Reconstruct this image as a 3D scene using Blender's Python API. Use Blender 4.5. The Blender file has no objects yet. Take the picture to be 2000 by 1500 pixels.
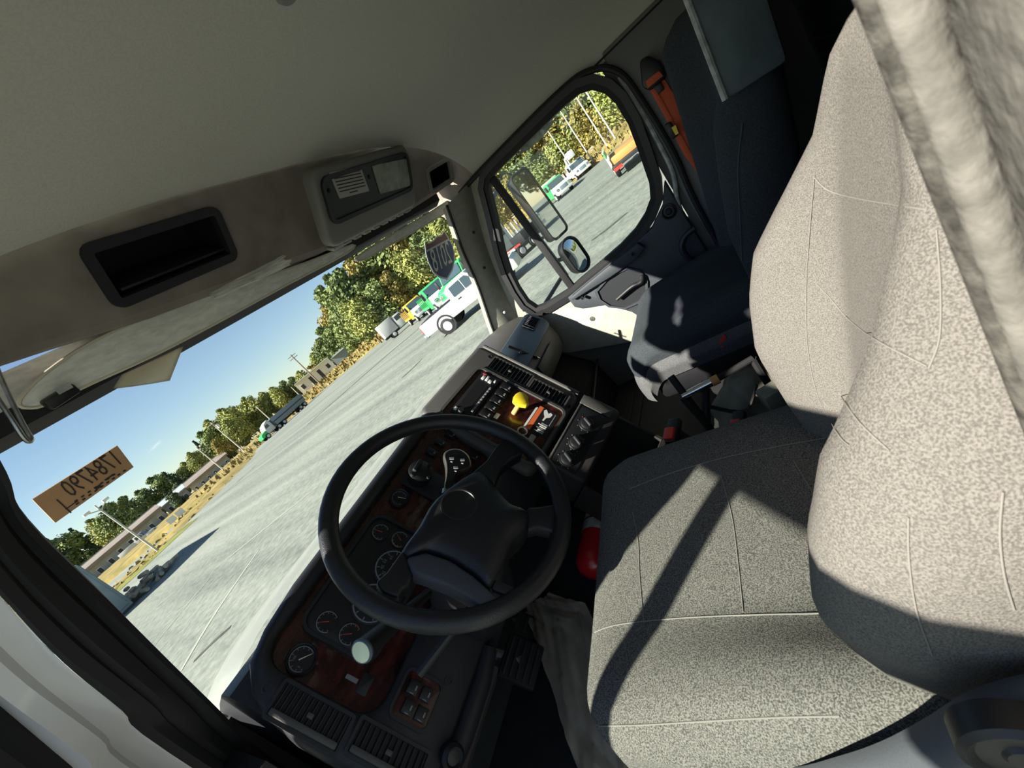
import bpy, bmesh, math, random
from mathutils import Vector, Matrix
from mathutils.bvhtree import BVHTree
V = Vector
SC = bpy.context.scene
COL = SC.collection
random.seed(7)
Z0 = 2.2                                   # height of the camera above the lot

# ------------------------------------------------------------------ camera
FPX = 830.0
_a = math.radians(49.5); _hd = 250.0; _s = 670.0
_n = V((math.cos(_a), math.sin(_a))); _e = V((math.sin(_a), -math.cos(_a)))
_up = -V((_n.x*FPX*FPX/_hd, _n.y*FPX*FPX/_hd, FPX)).normalized()
_h = -_hd*_n + _s*_e
_X = V((_h.x, _h.y, FPX)).normalized(); _X = (_X - _up*_X.dot(_up)).normalized()
_Y = _up.cross(_X)
RW = Matrix((_X, _Y, _up))                 # camera (x right, y down, z forward) -> truck axes
cam_d = bpy.data.cameras.new('camera'); cam = bpy.data.objects.new('camera', cam_d); COL.objects.link(cam)
cam_d.sensor_fit = 'HORIZONTAL'; cam_d.sensor_width = 36.0; cam_d.lens = FPX/2000*36
cam_d.clip_start = 0.02; cam_d.clip_end = 900
cam_d.dof.use_dof = True; cam_d.dof.focus_distance = 1.4; cam_d.dof.aperture_fstop = 14
_m = Matrix((RW.col[0], -RW.col[1], -RW.col[2])).transposed()
cam.matrix_world = Matrix.Translation((0, 0, Z0)) @ _m.to_4x4()
SC.camera = cam

def ray(px, py):
    return (RW @ V((px-1000, py-750, FPX))).normalized()
def on(px, py, ax, val):
    d = ray(px, py); i = 'xyz'.index(ax); return d*(val/d[i])

# ------------------------------------------------------------------ world, sun, exposure
SUN = V((-.709, .432, .558)).normalized()       # towards the sun: left, a little ahead
w = bpy.data.worlds.new('sky'); SC.world = w; w.use_nodes = True
nt = w.node_tree; nt.nodes.clear()
sky = nt.nodes.new('ShaderNodeTexSky'); sky.sky_type = 'NISHITA'; sky.sun_disc = False
sky.sun_elevation = math.asin(SUN.z); sky.sun_rotation = math.atan2(SUN.x, SUN.y)
sky.air_density = 1.0; sky.dust_density = 0.15; sky.ozone_density = 1.6; sky.altitude = 50
bg = nt.nodes.new('ShaderNodeBackground'); bg.inputs[1].default_value = 0.072
wo = nt.nodes.new('ShaderNodeOutputWorld')
nt.links.new(sky.outputs[0], bg.inputs[0]); nt.links.new(bg.outputs[0], wo.inputs[0])
sun_d = bpy.data.lights.new('sun', 'SUN'); sun_d.energy = 7.0; sun_d.angle = math.radians(.6); sun_d.color = (1, .93, .82)
sun = bpy.data.objects.new('sun', sun_d); COL.objects.link(sun)
sun.rotation_euler = (-SUN).to_track_quat('-Z', 'Y').to_euler(); sun.location = (0, 0, 60)
vs = SC.view_settings
vs.view_transform = 'Standard'; vs.look = 'None'; vs.exposure = 1.0; vs.gamma = 1.0; vs.use_curve_mapping = False

try:
    cy = SC.cycles; cy.max_bounces = 6; cy.diffuse_bounces = 4; cy.adaptive_threshold = .02; cy.glossy_bounces = 3; cy.transmission_bounces = 3; cy.transparent_max_bounces = 8; cy.caustics_reflective = False; cy.caustics_refractive = False
except Exception: pass
# ------------------------------------------------------------------ materials
MATS = {}
def nodes(name):
    m = bpy.data.materials.new(name); m.use_nodes = True; MATS[name] = m
    t = m.node_tree; b = t.nodes['Principled BSDF']; return m, t, b
def mat(name, col, rough=.6, metal=0., noise=0., nscale=30., bump=0., bscale=200., col2=None, coat=0., spec=.5, stretch=None, detail=4, lo=.35, hi=.65):
    m, t, b = nodes(name)
    b.inputs['Roughness'].default_value = rough; b.inputs['Metallic'].default_value = metal
    b.inputs['Specular IOR Level'].default_value = spec if rough < .85 else .15
    b.inputs['Coat Weight'].default_value = coat
    c = (*col, 1)
    b.inputs['Base Color'].default_value = c
    if noise or bump or col2:
        tc = t.nodes.new('ShaderNodeTexCoord'); src = tc.outputs['Object']
        if stretch:
            mp = t.nodes.new('ShaderNodeMapping'); mp.inputs['Scale'].default_value = stretch
            t.links.new(src, mp.inputs['Vector']); src = mp.outputs[0]
    if noise or col2:
        n = t.nodes.new('ShaderNodeTexNoise'); n.inputs['Scale'].default_value = nscale; n.inputs['Detail'].default_value = detail
        t.links.new(src, n.inputs['Vector'])
        r = t.nodes.new('ShaderNodeMapRange'); r.inputs['From Min'].default_value = lo; r.inputs['From Max'].default_value = hi
        t.links.new(n.outputs['Fac'], r.inputs['Value'])
        mx = t.nodes.new('ShaderNodeMix'); mx.data_type = 'RGBA'
        c2 = (*col2, 1) if col2 else (*[max(0, v*(1-noise)) for v in col], 1)
        c1 = c if col2 else (*[v*(1+noise) for v in col], 1)
        mx.inputs['A'].default_value = c1; mx.inputs['B'].default_value = c2
        t.links.new(r.outputs[0], mx.inputs['Factor']); t.links.new(mx.outputs['Result'], b.inputs['Base Color'])
    if bump:
        n2 = t.nodes.new('ShaderNodeTexNoise'); n2.inputs['Scale'].default_value = bscale; n2.inputs['Detail'].default_value = 3
        t.links.new(src, n2.inputs['Vector'])
        bp = t.nodes.new('ShaderNodeBump'); bp.inputs['Strength'].default_value = bump; bp.inputs['Distance'].default_value = .002
        t.links.new(n2.outputs['Fac'], bp.inputs['Height']); t.links.new(bp.outputs[0], b.inputs['Normal'])
    return m
def glass(name, tint, gloss):
    m, t, b = nodes(name); t.nodes.remove(b)
    tr = t.nodes.new('ShaderNodeBsdfTransparent'); tr.inputs[0].default_value = (*tint, 1)
    gl = t.nodes.new('ShaderNodeBsdfGlossy'); gl.inputs['Roughness'].default_value = .02
    mx = t.nodes.new('ShaderNodeMixShader'); mx.inputs[0].default_value = gloss
    t.links.new(tr.outputs[0], mx.inputs[1]); t.links.new(gl.outputs[0], mx.inputs[2])
    t.links.new(mx.outputs[0], t.nodes['Material Output'].inputs['Surface'])
    return m

mat('headliner', (.66, .64, .57), .95, noise=.05, nscale=260, bump=.08, bscale=420)
mat('console_plastic', (.27, .235, .205), .75, noise=.15, nscale=14, bump=.15, bscale=500)
mat('housing_grey', (.27, .265, .245), .65, bump=.15, bscale=600)
mat('visor', (.86, .87, .82), .9, noise=.10, nscale=60, bump=.5, bscale=180, stretch=(.6, 2, 2))
mat('dark_plastic', (.018, .020, .024), .5, bump=.2, bscale=700)
mat('black_plastic', (.010, .010, .012), .45, bump=.1, bscale=700)
mat('black_rubber', (.012, .012, .013), .7, bump=.2, bscale=300)
mat('dash_grey', (.075, .072, .068), .55, bump=.25, bscale=650)
mat('dash_dark', (.013, .014, .018), .5, bump=.25, bscale=650)
mat('wood', (.080, .015, .012), .25, col2=(.012, .004, .003), nscale=26, stretch=(1, 1, 2.6), detail=9, coat=.5)
mat('recess', (.004, .004, .005), .6)
mat('white_print', (.75, .75, .72), .7)
mat('grey_print', (.22, .23, .25), .6)
mat('orange_print', (.75, .16, .05), .6)
mat('red_print', (.45, .05, .05), .6)
mat('wood_lit', (.20, .06, .05), .3)
mat('chrome', (.75, .74, .70), .18, 1.0)
mat('dull_metal', (.45, .45, .44), .35, .9, noise=.2, nscale=60)
mat('yellow', (.85, .66, .03), .35)
mat('red_paint', (.55, .012, .02), .3, coat=.4)
mat('red_plastic', (.65, .05, .03), .4)
mat('belt_orange', (.62, .115, .045), .8, noise=.25, nscale=500)
mat('tweed', (.195, .186, .168), .95, col2=(.056, .054, .050), nscale=620, detail=2, bump=.4, bscale=620, lo=.38, hi=.62)
mat('tweed_seam', (.22, .21, .19), .9)
mat('tweed_fine', (.192, .182, .164), .95, col2=(.10, .095, .086), nscale=760, detail=2, bump=.4, bscale=760, lo=.38, hi=.62)
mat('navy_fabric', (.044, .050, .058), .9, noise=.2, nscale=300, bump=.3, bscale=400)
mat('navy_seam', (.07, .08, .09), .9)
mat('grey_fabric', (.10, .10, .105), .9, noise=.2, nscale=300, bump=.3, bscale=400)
mat('grey_vinyl', (.085, .115, .125), .6, noise=.15, nscale=18, bump=.4, bscale=60)
mat('worn_white', (.45, .47, .45), .7, noise=.3, nscale=40)
mat('pillar_plastic', (.15, .155, .15), .6, bump=.2, bscale=500)
mat('door_plastic', (.040, .046, .056), .6, bump=.3, bscale=500)
mat('beige_plastic', (.42, .41, .34), .7, noise=.08, nscale=40, bump=.2, bscale=300)
mat('carpet', (.022, .022, .025), 1., noise=.4, nscale=240, bump=.8, bscale=260)
mat('rubber_mat', (.022, .024, .024), .7, noise=.2, nscale=30, bump=.4, bscale=60)
mat('kraft_paper', (.84, .72, .56), .85, noise=.12, nscale=12, bump=1., bscale=45)
mat('note_paper', (.72, .67, .54), .9, noise=.05, nscale=20)
mat('cardboard', (.62, .38, .20), .9, noise=.10, nscale=10, bump=.2, bscale=60)
mat('ink', (.06, .045, .035), .8)
mat('truck_white', (.62, .64, .60), .3, coat=.5)
mat('pillar_paint', (.86, .86, .88), .3, coat=.5, noise=.05, nscale=5)
mat('seat_shield', (.065, .07, .08), .5, bump=.15, bscale=500)
mat('brass_dark', (.30, .28, .21), .3, .9)
mat('flock', (.075, .072, .063), 1., noise=.45, nscale=130, bump=1., bscale=190)
mat('flock_light', (.15, .145, .128), 1., noise=.22, nscale=90, bump=1., bscale=120)
mat('canvas', (.24, .24, .19), .95, noise=.25, nscale=18, bump=.6, bscale=80)
mat('shield_blue', (.012, .055, .16), .5)
mat('shield_red', (.16, .05, .05), .5)
mat('shield_white', (.62, .66, .70), .5)
mat('sticker', (.55, .53, .50), .6)
mat('plate_metal', (.40, .40, .34), .5, .3, noise=.25, nscale=25)
mat('stalk_tip', (.85, .92, .62), .3)
mat('mirror', (.80, .82, .80), .02, 1.0)
mat('bluegrey', (.10, .14, .18), .5)
mat('wheel_black', (.010, .011, .014), .42, bump=.35, bscale=420)
mat('wheel_grey', (.05, .056, .072), .5, bump=.3, bscale=420)
mat('shroud', (.030, .027, .026), .65, bump=.2, bscale=400)
mat('amber_print', (.70, .35, .10), .6)
mat('pad_blue', (.03, .045, .07), .5)
glass('windshield_glass', (.94, .98, .96), .008)
glass('door_glass', (.90, .94, .92), .02)
glass('clear_plastic', (.93, .93, .92), .16)
_m2, _t2, _b2 = nodes('crumpled_film'); _b2.inputs['Base Color'].default_value = (.92, .92, .89, 1); _b2.inputs['Roughness'].default_value = .25
_tr = _t2.nodes.new('ShaderNodeBsdfTransparent'); _mx = _t2.nodes.new('ShaderNodeMixShader'); _mx.inputs[0].default_value = .72
_t2.links.new(_tr.outputs[0], _mx.inputs[1]); _t2.links.new(_b2.outputs[0], _mx.inputs[2]); _t2.links.new(_mx.outputs[0], _t2.nodes['Material Output'].inputs['Surface'])

# ------------------------------------------------------------------ mesh helpers
class MB:
    def __init__(s): s.b = bmesh.new()
    def _mk(s, vs, fs):
        bv = [s.b.verts.new(v) for v in vs]; out = []
        for f in fs:
            try: out.append(s.b.faces.new([bv[i] for i in f]))
            except ValueError: pass
        return bv, out
    def bevel(s, faces, w, seg=2, ang=.5):
        if w <= 0: return
        s.b.normal_update()
        es = {e for f in faces if f.is_valid for e in f.edges if len(e.link_faces) == 2 and e.calc_face_angle(0) > ang}
        if es: bmesh.ops.bevel(s.b, geom=list(es), offset=w, segments=seg, profile=.5, affect='EDGES', clamp_overlap=True)
    def box(s, c, size, R=None, bev=0, seg=2):
        c = V(c); h = V(size)*.5; vs = []
        for x in (-1, 1):
            for y in (-1, 1):
                for z in (-1, 1):
                    p = V((x*h.x, y*h.y, z*h.z)); vs.append(c + (R @ p if R else p))
        _, f = s._mk(vs, [(0,1,3,2),(4,6,7,5),(0,4,5,1),(2,3,7,6),(0,2,6,4),(1,5,7,3)])
        s.bevel(f, bev, seg); return s
    def bb(s, lo, hi, bev=0, seg=2):
        lo, hi = V(lo), V(hi); return s.box((lo+hi)/2, hi-lo, None, bev, seg)
    def loft(s, secs, closed=True, caps=True, ring=False, bev=0):
        n = len(secs[0]); vs = [V(p) for sec in secs for p in sec]; m = len(secs); fs = []
        for i in range(m if ring else m-1):
            j = (i+1) % m
            for k in range(n if closed else n-1):
                l = (k+1) % n; fs.append((i*n+k, i*n+l, j*n+l, j*n+k))
        if caps and not ring and closed:
            fs.append(tuple(range(n-1, -1, -1))); fs.append(tuple((m-1)*n+k for k in range(n)))
        _, f = s._mk(vs, fs)
        bmesh.ops.recalc_face_normals(s.b, faces=f); s.bevel(f, bev); return s
    def tube(s, pts, r, seg=10, closed=False, flat=None):
        pts = [V(p) for p in pts]; n = len(pts)
        if not hasattr(r, '__len__'): r = [r]*n
        t0 = (pts[1]-pts[0]).normalized(); up = V((0, 0, 1)) if abs(t0.z) < .9 else V((1, 0, 0))
        a = t0.cross(up).normalized(); secs = []
        for i in range(n):
            if closed: t = (pts[(i+1) % n]-pts[i-1]).normalized()
            else: t = (pts[min(i+1, n-1)]-pts[max(i-1, 0)]).normalized()
            a = (a - t*a.dot(t)).normalized(); bq = t.cross(a)
            fl = flat or 1
            secs.append([pts[i]+a*(r[i]*math.cos(q*2*math.pi/seg))+bq*(r[i]*fl*math.sin(q*2*math.pi/seg)) for q in range(seg)])
        return s.loft(secs, ring=closed)
    def lathe(s, o, axis, prof, seg=24, cap=True):
        o = V(o); ax = V(axis).normalized(); a = ax.orthogonal().normalized(); b2 = ax.cross(a)
        secs = [[o+ax*h+(a*math.cos(q*2*math.pi/seg)+b2*math.sin(q*2*math.pi/seg))*max(r, 1e-4) for q in range(seg)] for r, h in prof]
        return s.loft(secs, caps=cap)
    def cyl(s, p0, p1, r0, r1=None, seg=16):
        p0, p1 = V(p0), V(p1); r1 = r0 if r1 is None else r1
        return s.lathe(p0, p1-p0, [(r0, 0), (r1, (p1-p0).length)], seg)
    def ball(s, c, r, seg=14):
        c = V(c); r = V((r, r, r)) if not hasattr(r, '__len__') else V(r)
        secs = []
        for i in range(seg//2+1):
            th = math.pi*i/(seg//2); q = max(math.sin(th), 1e-3)
            secs.append([c+V((r.x*q*math.cos(k*2*math.pi/seg), r.y*q*math.sin(k*2*math.pi/seg), r.z*math.cos(th))) for k in range(seg)])
        return s.loft(secs)
    def prism(s, pts, vec, bev=0, seg=2):
        pts = [V(p) for p in pts]; vec = V(vec); n = len(pts)
        fs = [tuple(range(n-1, -1, -1)), tuple(range(n, 2*n))]+[(k, (k+1) % n, n+(k+1) % n, n+k) for k in range(n)]
        _, f = s._mk(pts+[p+vec for p in pts], fs)
        bmesh.ops.recalc_face_normals(s.b, faces=f); s.bevel(f, bev, seg, .8); return s
    def ring(s, outer, inner, vec):
        n = len(outer); vec = V(vec); o = [V(p) for p in outer]; i = [V(p) for p in inner]
        vs = o+i+[p+vec for p in o]+[p+vec for p in i]; fs = []
        for k in range(n):
            l = (k+1) % n
            fs += [(k, l, n+l, n+k), (2*n+k, 3*n+k, 3*n+l, 2*n+l), (k, 2*n+k, 2*n+l, l), (n+k, n+l, 3*n+l, 3*n+k)]
        _, f = s._mk(vs, fs); bmesh.ops.recalc_face_normals(s.b, faces=f); return s
    def grid(s, fn, nu, nv, thick=None, bev=0):
        vs = [V(fn(i/nu, j/nv)) for i in range(nu+1) for j in range(nv+1)]
        fs = [(i*(nv+1)+j, (i+1)*(nv+1)+j, (i+1)*(nv+1)+j+1, i*(nv+1)+j+1) for i in range(nu) for j in range(nv)]
        _, f = s._mk(vs, fs)
        if thick:
            r = bmesh.ops.solidify(s.b, geom=f, thickness=thick)
        return s
    def quad(s, a, b, c, d): s._mk([V(a), V(b), V(c), V(d)], [(0, 1, 2, 3)]); return s
    def mesh(s, name, m, ang=.6):
        s.b.normal_update()
        for f in s.b.faces: f.smooth = True
        for e in s.b.edges:
            if len(e.link_faces) == 2 and e.calc_face_angle(0) > ang: e.smooth = False
        me = bpy.data.meshes.new(name); s.b.to_mesh(me); s.b.free()
        if m: me.materials.append(MATS[m] if isinstance(m, str) else m)
        return me

def link(name, me, parent=None):
    o = bpy.data.objects.new(name, me); COL.objects.link(o)
    if parent: o.parent = parent
    return o
def tagit(o, label=None, cat=None, group=None, kind=None):
    if label: o['label'] = label
    if cat: o['category'] = cat
    if group: o['group'] = group
    if kind: o['kind'] = kind
    return o
def thing(name, label, cat, group=None, kind=None):
    return tagit(link(name, None), label, cat, group, kind)
def part(th, name, mb, m, label=None, ang=.6, kind=None):
    return tagit(link(name, mb.mesh(name, m, ang), th), label, kind=kind)
def fin(o, dz=Z0):
    """put the root at the base of what it carries"""
    objs = [o]+list(o.children_recursive); lo = V((1e9,)*3); hi = -lo
    for q in objs:
        if q.type == 'MESH':
            for v in q.data.vertices:
                c = v.co+(q.location if q is not o else V((0, 0, 0)))
                lo = V(map(min, lo, c)); hi = V(map(max, hi, c))
    b = V(((lo.x+hi.x)/2, (lo.y+hi.y)/2, lo.z))
    if o.type == 'MESH': o.data.transform(Matrix.Translation(-b))
    for c in o.children: c.location = c.location-b
    o.location = b+V((0, 0, dz)); return o
def single(name, mb, m, label=None, cat=None, group=None, kind=None, ang=.6):
    return fin(tagit(link(name, mb.mesh(name, m, ang)), label, cat, group, kind))
def copy_tree(o, parent=None):
    c = o.copy(); COL.objects.link(c); c.parent = parent
    for ch in list(o.children): copy_tree(ch, c)
    return c

class Fr:
    """a plane in the cab: origin, u to the right, v up along it, n towards the viewer"""
    def __init__(s, O, u, v):
        s.O = V(O); s.u = V(u).normalized(); s.n = s.u.cross(V(v)).normalized(); s.v = s.n.cross(s.u)
    def pt(s, a, b, c=0): return s.O+s.u*a+s.v*b+s.n*c
    def uv(s, px, py):
        d = ray(px, py); t = s.n.dot(s.O)/s.n.dot(d); q = d*t-s.O; return q.dot(s.u), q.dot(s.v)
    def R(s): return Matrix((s.u, s.v, s.n)).transposed()
def rrect(u0, v0, u1, v1, r=.01, n=4):
    r = min(r, abs(u1-u0)/2-1e-5, abs(v1-v0)/2-1e-5); out = []
    for cx, cy, a0 in ((u1-r, v1-r, 0), (u0+r, v1-r, 90), (u0+r, v0+r, 180), (u1-r, v0+r, 270)):
        for k in range(n+1):
            a = math.radians(a0+90*k/n); out.append((cx+r*math.cos(a), cy+r*math.sin(a)))
    return out
def fslab(mb, F, pts, c0, c1, bev=0, seg=2):
    return mb.prism([F.pt(a, b, c0) for a, b in pts], F.n*(c1-c0), bev, seg)
def frame_ring(mb, F, rect, wdt, c0, c1, r=.01):
    u0, v0, u1, v1 = rect
    o = rrect(u0, v0, u1, v1, r); i = rrect(u0+wdt, v0+wdt, u1-wdt, v1-wdt, max(r-wdt, .001))
    return mb.ring([F.pt(a, b, c0) for a, b in o], [F.pt(a, b, c0) for a, b in i], F.n*(c1-c0))
_fonts = None
def text(th, name, s, F, a, b, size, m, c=.001, mirror=False, rot=0., depth=.0006, sx=1., align='CENTER', kind=None, bold=0.):
    cu = bpy.data.curves.new('t', 'FONT'); cu.body = s; cu.size = size; cu.align_x = align; cu.align_y = 'CENTER'; cu.extrude = depth; cu.resolution_u = 2; cu.offset = bold
    o = bpy.data.objects.new('t', cu); COL.objects.link(o)
    dg = bpy.context.evaluated_depsgraph_get(); me = bpy.data.meshes.new_from_object(o.evaluated_get(dg))
    bpy.data.objects.remove(o)
    cr, sr = math.cos(rot), math.sin(rot)
    for v in me.vertices:
        x, y = v.co.x*sx, v.co.y
        if mirror: x = -x
        v.co = F.pt(a+x*cr-y*sr, b+x*sr+y*cr, c+v.co.z)
    me.materials.clear(); me.materials.append(MATS[m]); me.name = name
    return link(name, me, th)
def smooth(t): t = max(0, min(1, t)); return t*t*(3-2*t)
def lerp(tab, x):
    if x <= tab[0][0]: return tab[0][1]
    for (a, p), (b, q) in zip(tab, tab[1:]):
        if x <= b: return p+(q-p)*(x-a)/(b-a)
    return tab[-1][1]
def catmull(pts, n=6, closed=False):
    pts = [V(p) for p in pts]; out = []; m = len(pts)
    for i in range(m if closed else m-1):
        p0 = pts[i-1] if closed or i > 0 else pts[0]; p1 = pts[i]; p2 = pts[(i+1) % m]; p3 = pts[(i+2) % m] if closed or i+2 < m else pts[-1]
        for k in range(n):
            t = k/n
            out.append(.5*((2*p1)+(p2-p0)*t+(2*p0-5*p1+4*p2-p3)*t*t+(3*p1-p0-3*p2+p3)*t**3))
    if not closed: out.append(pts[-1])
    return out
def bvh_of(*objs):
    vs = []; fs = []
    for o in objs:
        b = len(vs); vs += [v.co.copy() for v in o.data.vertices]; fs += [[b+i for i in p.vertices] for p in o.data.polygons]
    return BVHTree.FromPolygons(vs, fs)
def seam_on(bv, pixels, lift=.0, n=5):
    """a seam laid on a cushion along a line of sight samples"""
    out = []
    for p in catmull([(x, y, 0) for x, y in pixels], n):
        h, nrm, _, _ = bv.ray_cast(V((0, 0, 0)), ray(p.x, p.y))
        if h:
            if nrm.dot(ray(p.x, p.y)) > 0: nrm = -nrm
            out.append(h+nrm*lift)
    return out
# ------------------------------------------------------------------ cab shell (the room)
def struct(name, mb, m, ang=.6): return single(name, mb, m, kind='structure', ang=ang)
FLOOR = -1.0
# floor with sloping toe board
mb = MB()
mb.bb((.03, -.32, FLOOR-.03), (1.88, 1.06, FLOOR))
mb.loft([[(x, 1.06, FLOOR), (x, 1.36, -.66), (x, 1.38, -.66), (x, 1.08, FLOOR-.03)] for x in (.03, 1.88)])
struct('floor', mb, 'rubber_mat')
# firewall above the toe board
struct('wall_front', MB().bb((.05, 1.36, -.68), (1.88, 1.40, -.46)), 'black_plastic')
struct('wall_kick', MB().bb((.02, .98, FLOOR), (.05, 1.40, -.42)), 'black_plastic')
# ceiling: headliner vault
def ceil_z(x, y):
    H = .475+.035*math.sin(math.pi*max(0, min(1, (y+.3)/1.15)))-.018*smooth((y-.6)/.25)
    t = (x-.965)/.9
    e0 = .33 if t < 0 else .19
    return e0+(H-e0)*(1-min(1, abs(t))**3.2)**.55
mb = MB()
xs = [.065+1.8*(.5-.5*math.cos(math.pi*i/36)) for i in range(37)]
mb.grid(lambda a, b: (xs[round(a*36)], -.30+1.152*b, ceil_z(xs[round(a*36)], -.30+1.152*b)), 36, 26)
ceil = struct('ceiling', mb, 'headliner')
p = on(578, 8, 'z', .47)
pb = MB().lathe(p+V((0, 0, .03)), (0, 0, -1), [(.022, 0), (.022, .012), (.017, .018), (0, .018)], 20)
def add_part(root, name, mbx, m, label=None, kind=None):
    o = part(root, name, mbx, m, label, kind=kind); o.location = -(root.location-V((0, 0, Z0))); return o
add_part(ceil, 'liner_nick', MB().box(on(965, 150, 'z', ceil_z(1.5, .55)-.004), (.004, .02, .002), Matrix.Rotation(.5, 3, 'Z')), 'black_rubber')
add_part(ceil, 'liner_button', pb, 'housing_grey', 'round grey headliner fastener')
# side seam of the headliner over the passenger door
add_part(ceil, 'liner_seam', MB().tube([(1.845, y, .200) for y in (-.3, 0, .3, .6, .84)], .0035, 6), 'black_rubber')

# overhead console face (planar, with pocket holes), its lip, and the wrapped right end
DC = Fr((0, .98, .30), (1, 0, 0), (0, -.12, .15))
def cells(mb, F, us, vs, holes, back=.012):
    for u0, u1 in zip(us, us[1:]):
        for v0, v1 in zip(vs, vs[1:]):
            if any(h[0] <= u0+1e-6 and u1 <= h[2]+1e-6 and h[1] <= v0+1e-6 and v1 <= h[3]+1e-6 for h in holes): continue
            mb.quad(F.pt(u0, v0), F.pt(u1, v0), F.pt(u1, v1), F.pt(u0, v1))
CUB = (.462, .058, .722, .152)
def lipv(u): return lerp([(.0, .080), (.28, .052), (.51, .020), (.87, -.008), (1.0, -.02), (1.7, -.03)], u)
mb = MB(); cells(mb, DC, [.07, CUB[0], CUB[2], 1.56], [.058, CUB[3], .21], [CUB])
lu = [.07+i*(1.49/24) for i in range(25)]
mb.loft([[DC.pt(u, lipv(u)) for u in lu], [DC.pt(u, .058) for u in lu]], closed=False, caps=False)
DC2 = Fr(DC.pt(1.555, 0), (.97, -.24, 0), (-.028, -.116, .15))
h2 = [DC2.uv(*p) for p in ((828, 330), (882, 316), (888, 354), (840, 371))]
POC = (min(q[0] for q in h2)+.016, min(q[1] for q in h2)+.014, max(q[0] for q in h2)-.016, max(q[1] for q in h2)-.014)
print('POC', POC)
cells(mb, DC2, [0, POC[0], POC[2], .275], [-.03, POC[1], POC[3], .21], [POC])
def lip_prof(F, u, v):
    q = F.pt(u, v); f = V((F.n.x, F.n.y, 0)).normalized()
    return [q, q-f*.012+V((0, 0, -.008)), q-f*.03+V((0, 0, -.006)), q-f*.05+V((0, 0, .012)), q-f*.10+V((0, 0, .03))]
mb.loft([lip_prof(DC, u, lipv(u)) for u in lu], closed=False, caps=False)
mb.loft([lip_prof(DC2, u, -.03) for u in (0, .1, .2, .275)], closed=False, caps=False)
cons = thing('overhead_console', 'brown-grey overhead console across the cab above the windshield', 'console', kind=None)
part(cons, 'console_shell', mb, 'console_plastic')
def tray(F, rect, depth, name, ringw=.014, proud=.008, ringmat='dark_plastic'):
    u0, v0, u1, v1 = rect; mb = MB()
    P = lambda a, b, c: F.pt(a, b, c)
    for q in (((u0, v0), (u1, v0)), ((u1, v0), (u1, v1)), ((u1, v1), (u0, v1)), ((u0, v1), (u0, v0))):
        (a, b), (c, d) = q; mb.quad(P(a, b, 0), P(c, d, 0), P(c, d, -depth), P(a, b, -depth))
    mb.quad(P(u0, v0, -depth), P(u1, v0, -depth), P(u1, v1, -depth), P(u0, v1, -depth))
    part(cons, name+'_tray', mb, 'black_plastic', 'black open storage pocket')
    r = MB(); frame_ring(r, F, (u0-ringw, v0-ringw, u1+ringw, v1+ringw), ringw+.004, -.01, proud, .022)
    part(cons, name+'_rim', r, ringmat, 'dark grey rounded rim')
tray(DC, CUB, .11, 'cubby')
tray(DC2, POC, .08, 'pocket', .010, .006, 'housing_grey')
add = MB(); add.box(DC.pt(.60, .072, -.05), (.24, .006, .09), DC.R(), .002); part(cons, 'cubby_shelf_edge', add, 'dark_plastic')
# equipment housing standing proud of the console
HF = Fr(DC.pt(0, 0, .035), DC.u, DC.v)
g = [HF.uv(*p) for p in ((598, 322), (800, 294), (826, 383), (632, 470))]
hu0, hu1 = 1.015, 1.535
mb = MB()
hp = rrect(hu0, -.028, hu1, .185, .035)
mb.prism([HF.pt(a, b, -.09) for a, b in hp], HF.n*.09, .014, 3)
o = part(cons, 'housing_body', mb, 'housing_grey', 'grey equipment housing')
mb = MB(); frame_ring(mb, HF, (hu0+.022, .035, hu1-.02, .165), .012, 0, .008, .03); part(cons, 'housing_bezel', mb, 'dark_plastic')
mb = MB(); fslab(mb, HF, rrect(hu0+.03, .043, hu1-.028, .157, .022), .0005, .002); part(cons, 'housing_panel', mb, 'black_plastic')
S = [HF.uv(*p) for p in ((641, 337), (703, 325), (720, 373), (662, 388))]
mb = MB(); mb.prism([HF.pt(a, b, .002) for a, b in S], HF.n*.001); st = part(cons, 'warning_sticker', mb, 'sticker', 'white sticker with red heading and lines of print')
def bil(Q, s, t):
    a = V(Q[0])*(1-s)+V(Q[1])*s; b = V(Q[3])*(1-s)+V(Q[2])*s; return a*(1-t)+b*t
for k in range(7):
    t0 = .10+.125*k; mb = MB(); th_ = .07 if k == 0 else .045; e1 = .93 if k < 6 else .62; e0 = .07 if k < 6 else .35
    mb.prism([HF.pt(*bil(S, s, t), .003) for s, t in ((e0, t0), (e1, t0), (e1, t0+th_), (e0, t0+th_))], HF.n*.0004)
    part(st, 'print_line', mb, 'red_print' if k == 0 else 'ink')
M_ = [HF.uv(*p) for p in ((724, 323), (794, 309), (806, 361), (741, 379))]
mb = MB(); mb.prism([HF.pt(a, b, .002) for a, b in M_], HF.n*.003, .001); part(cons, 'blank_plate', mb, 'plate_metal', 'scratched tan-grey metal blank plate')
for px in ((642, 372), (720, 345)):
    a, b = HF.uv(*px); mb = MB().lathe(HF.pt(a, b, .001), HF.n, [(.006, 0), (.006, .003), (.002, .004)], 12); part(cons, 'screw', mb, 'recess')
# row of clips and lamps under the housing lip
LF = Fr(HF.pt(0, -.028, -.004), (1, 0, 0), (0, -.6, .12))
for k in range(9):
    a = hu0+.02+k*.054; mb = MB(); w_ = .05 if k == 0 else .036
    mb.box(HF.pt(a+w_/2, -.034, -.03), (w_, .010, .035), HF.R(), .003)
    part(cons, 'lamp_lens' if k else 'speaker_grille', mb, 'plate_metal' if k % 2 else 'worn_white')
fin(cons)

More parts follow.
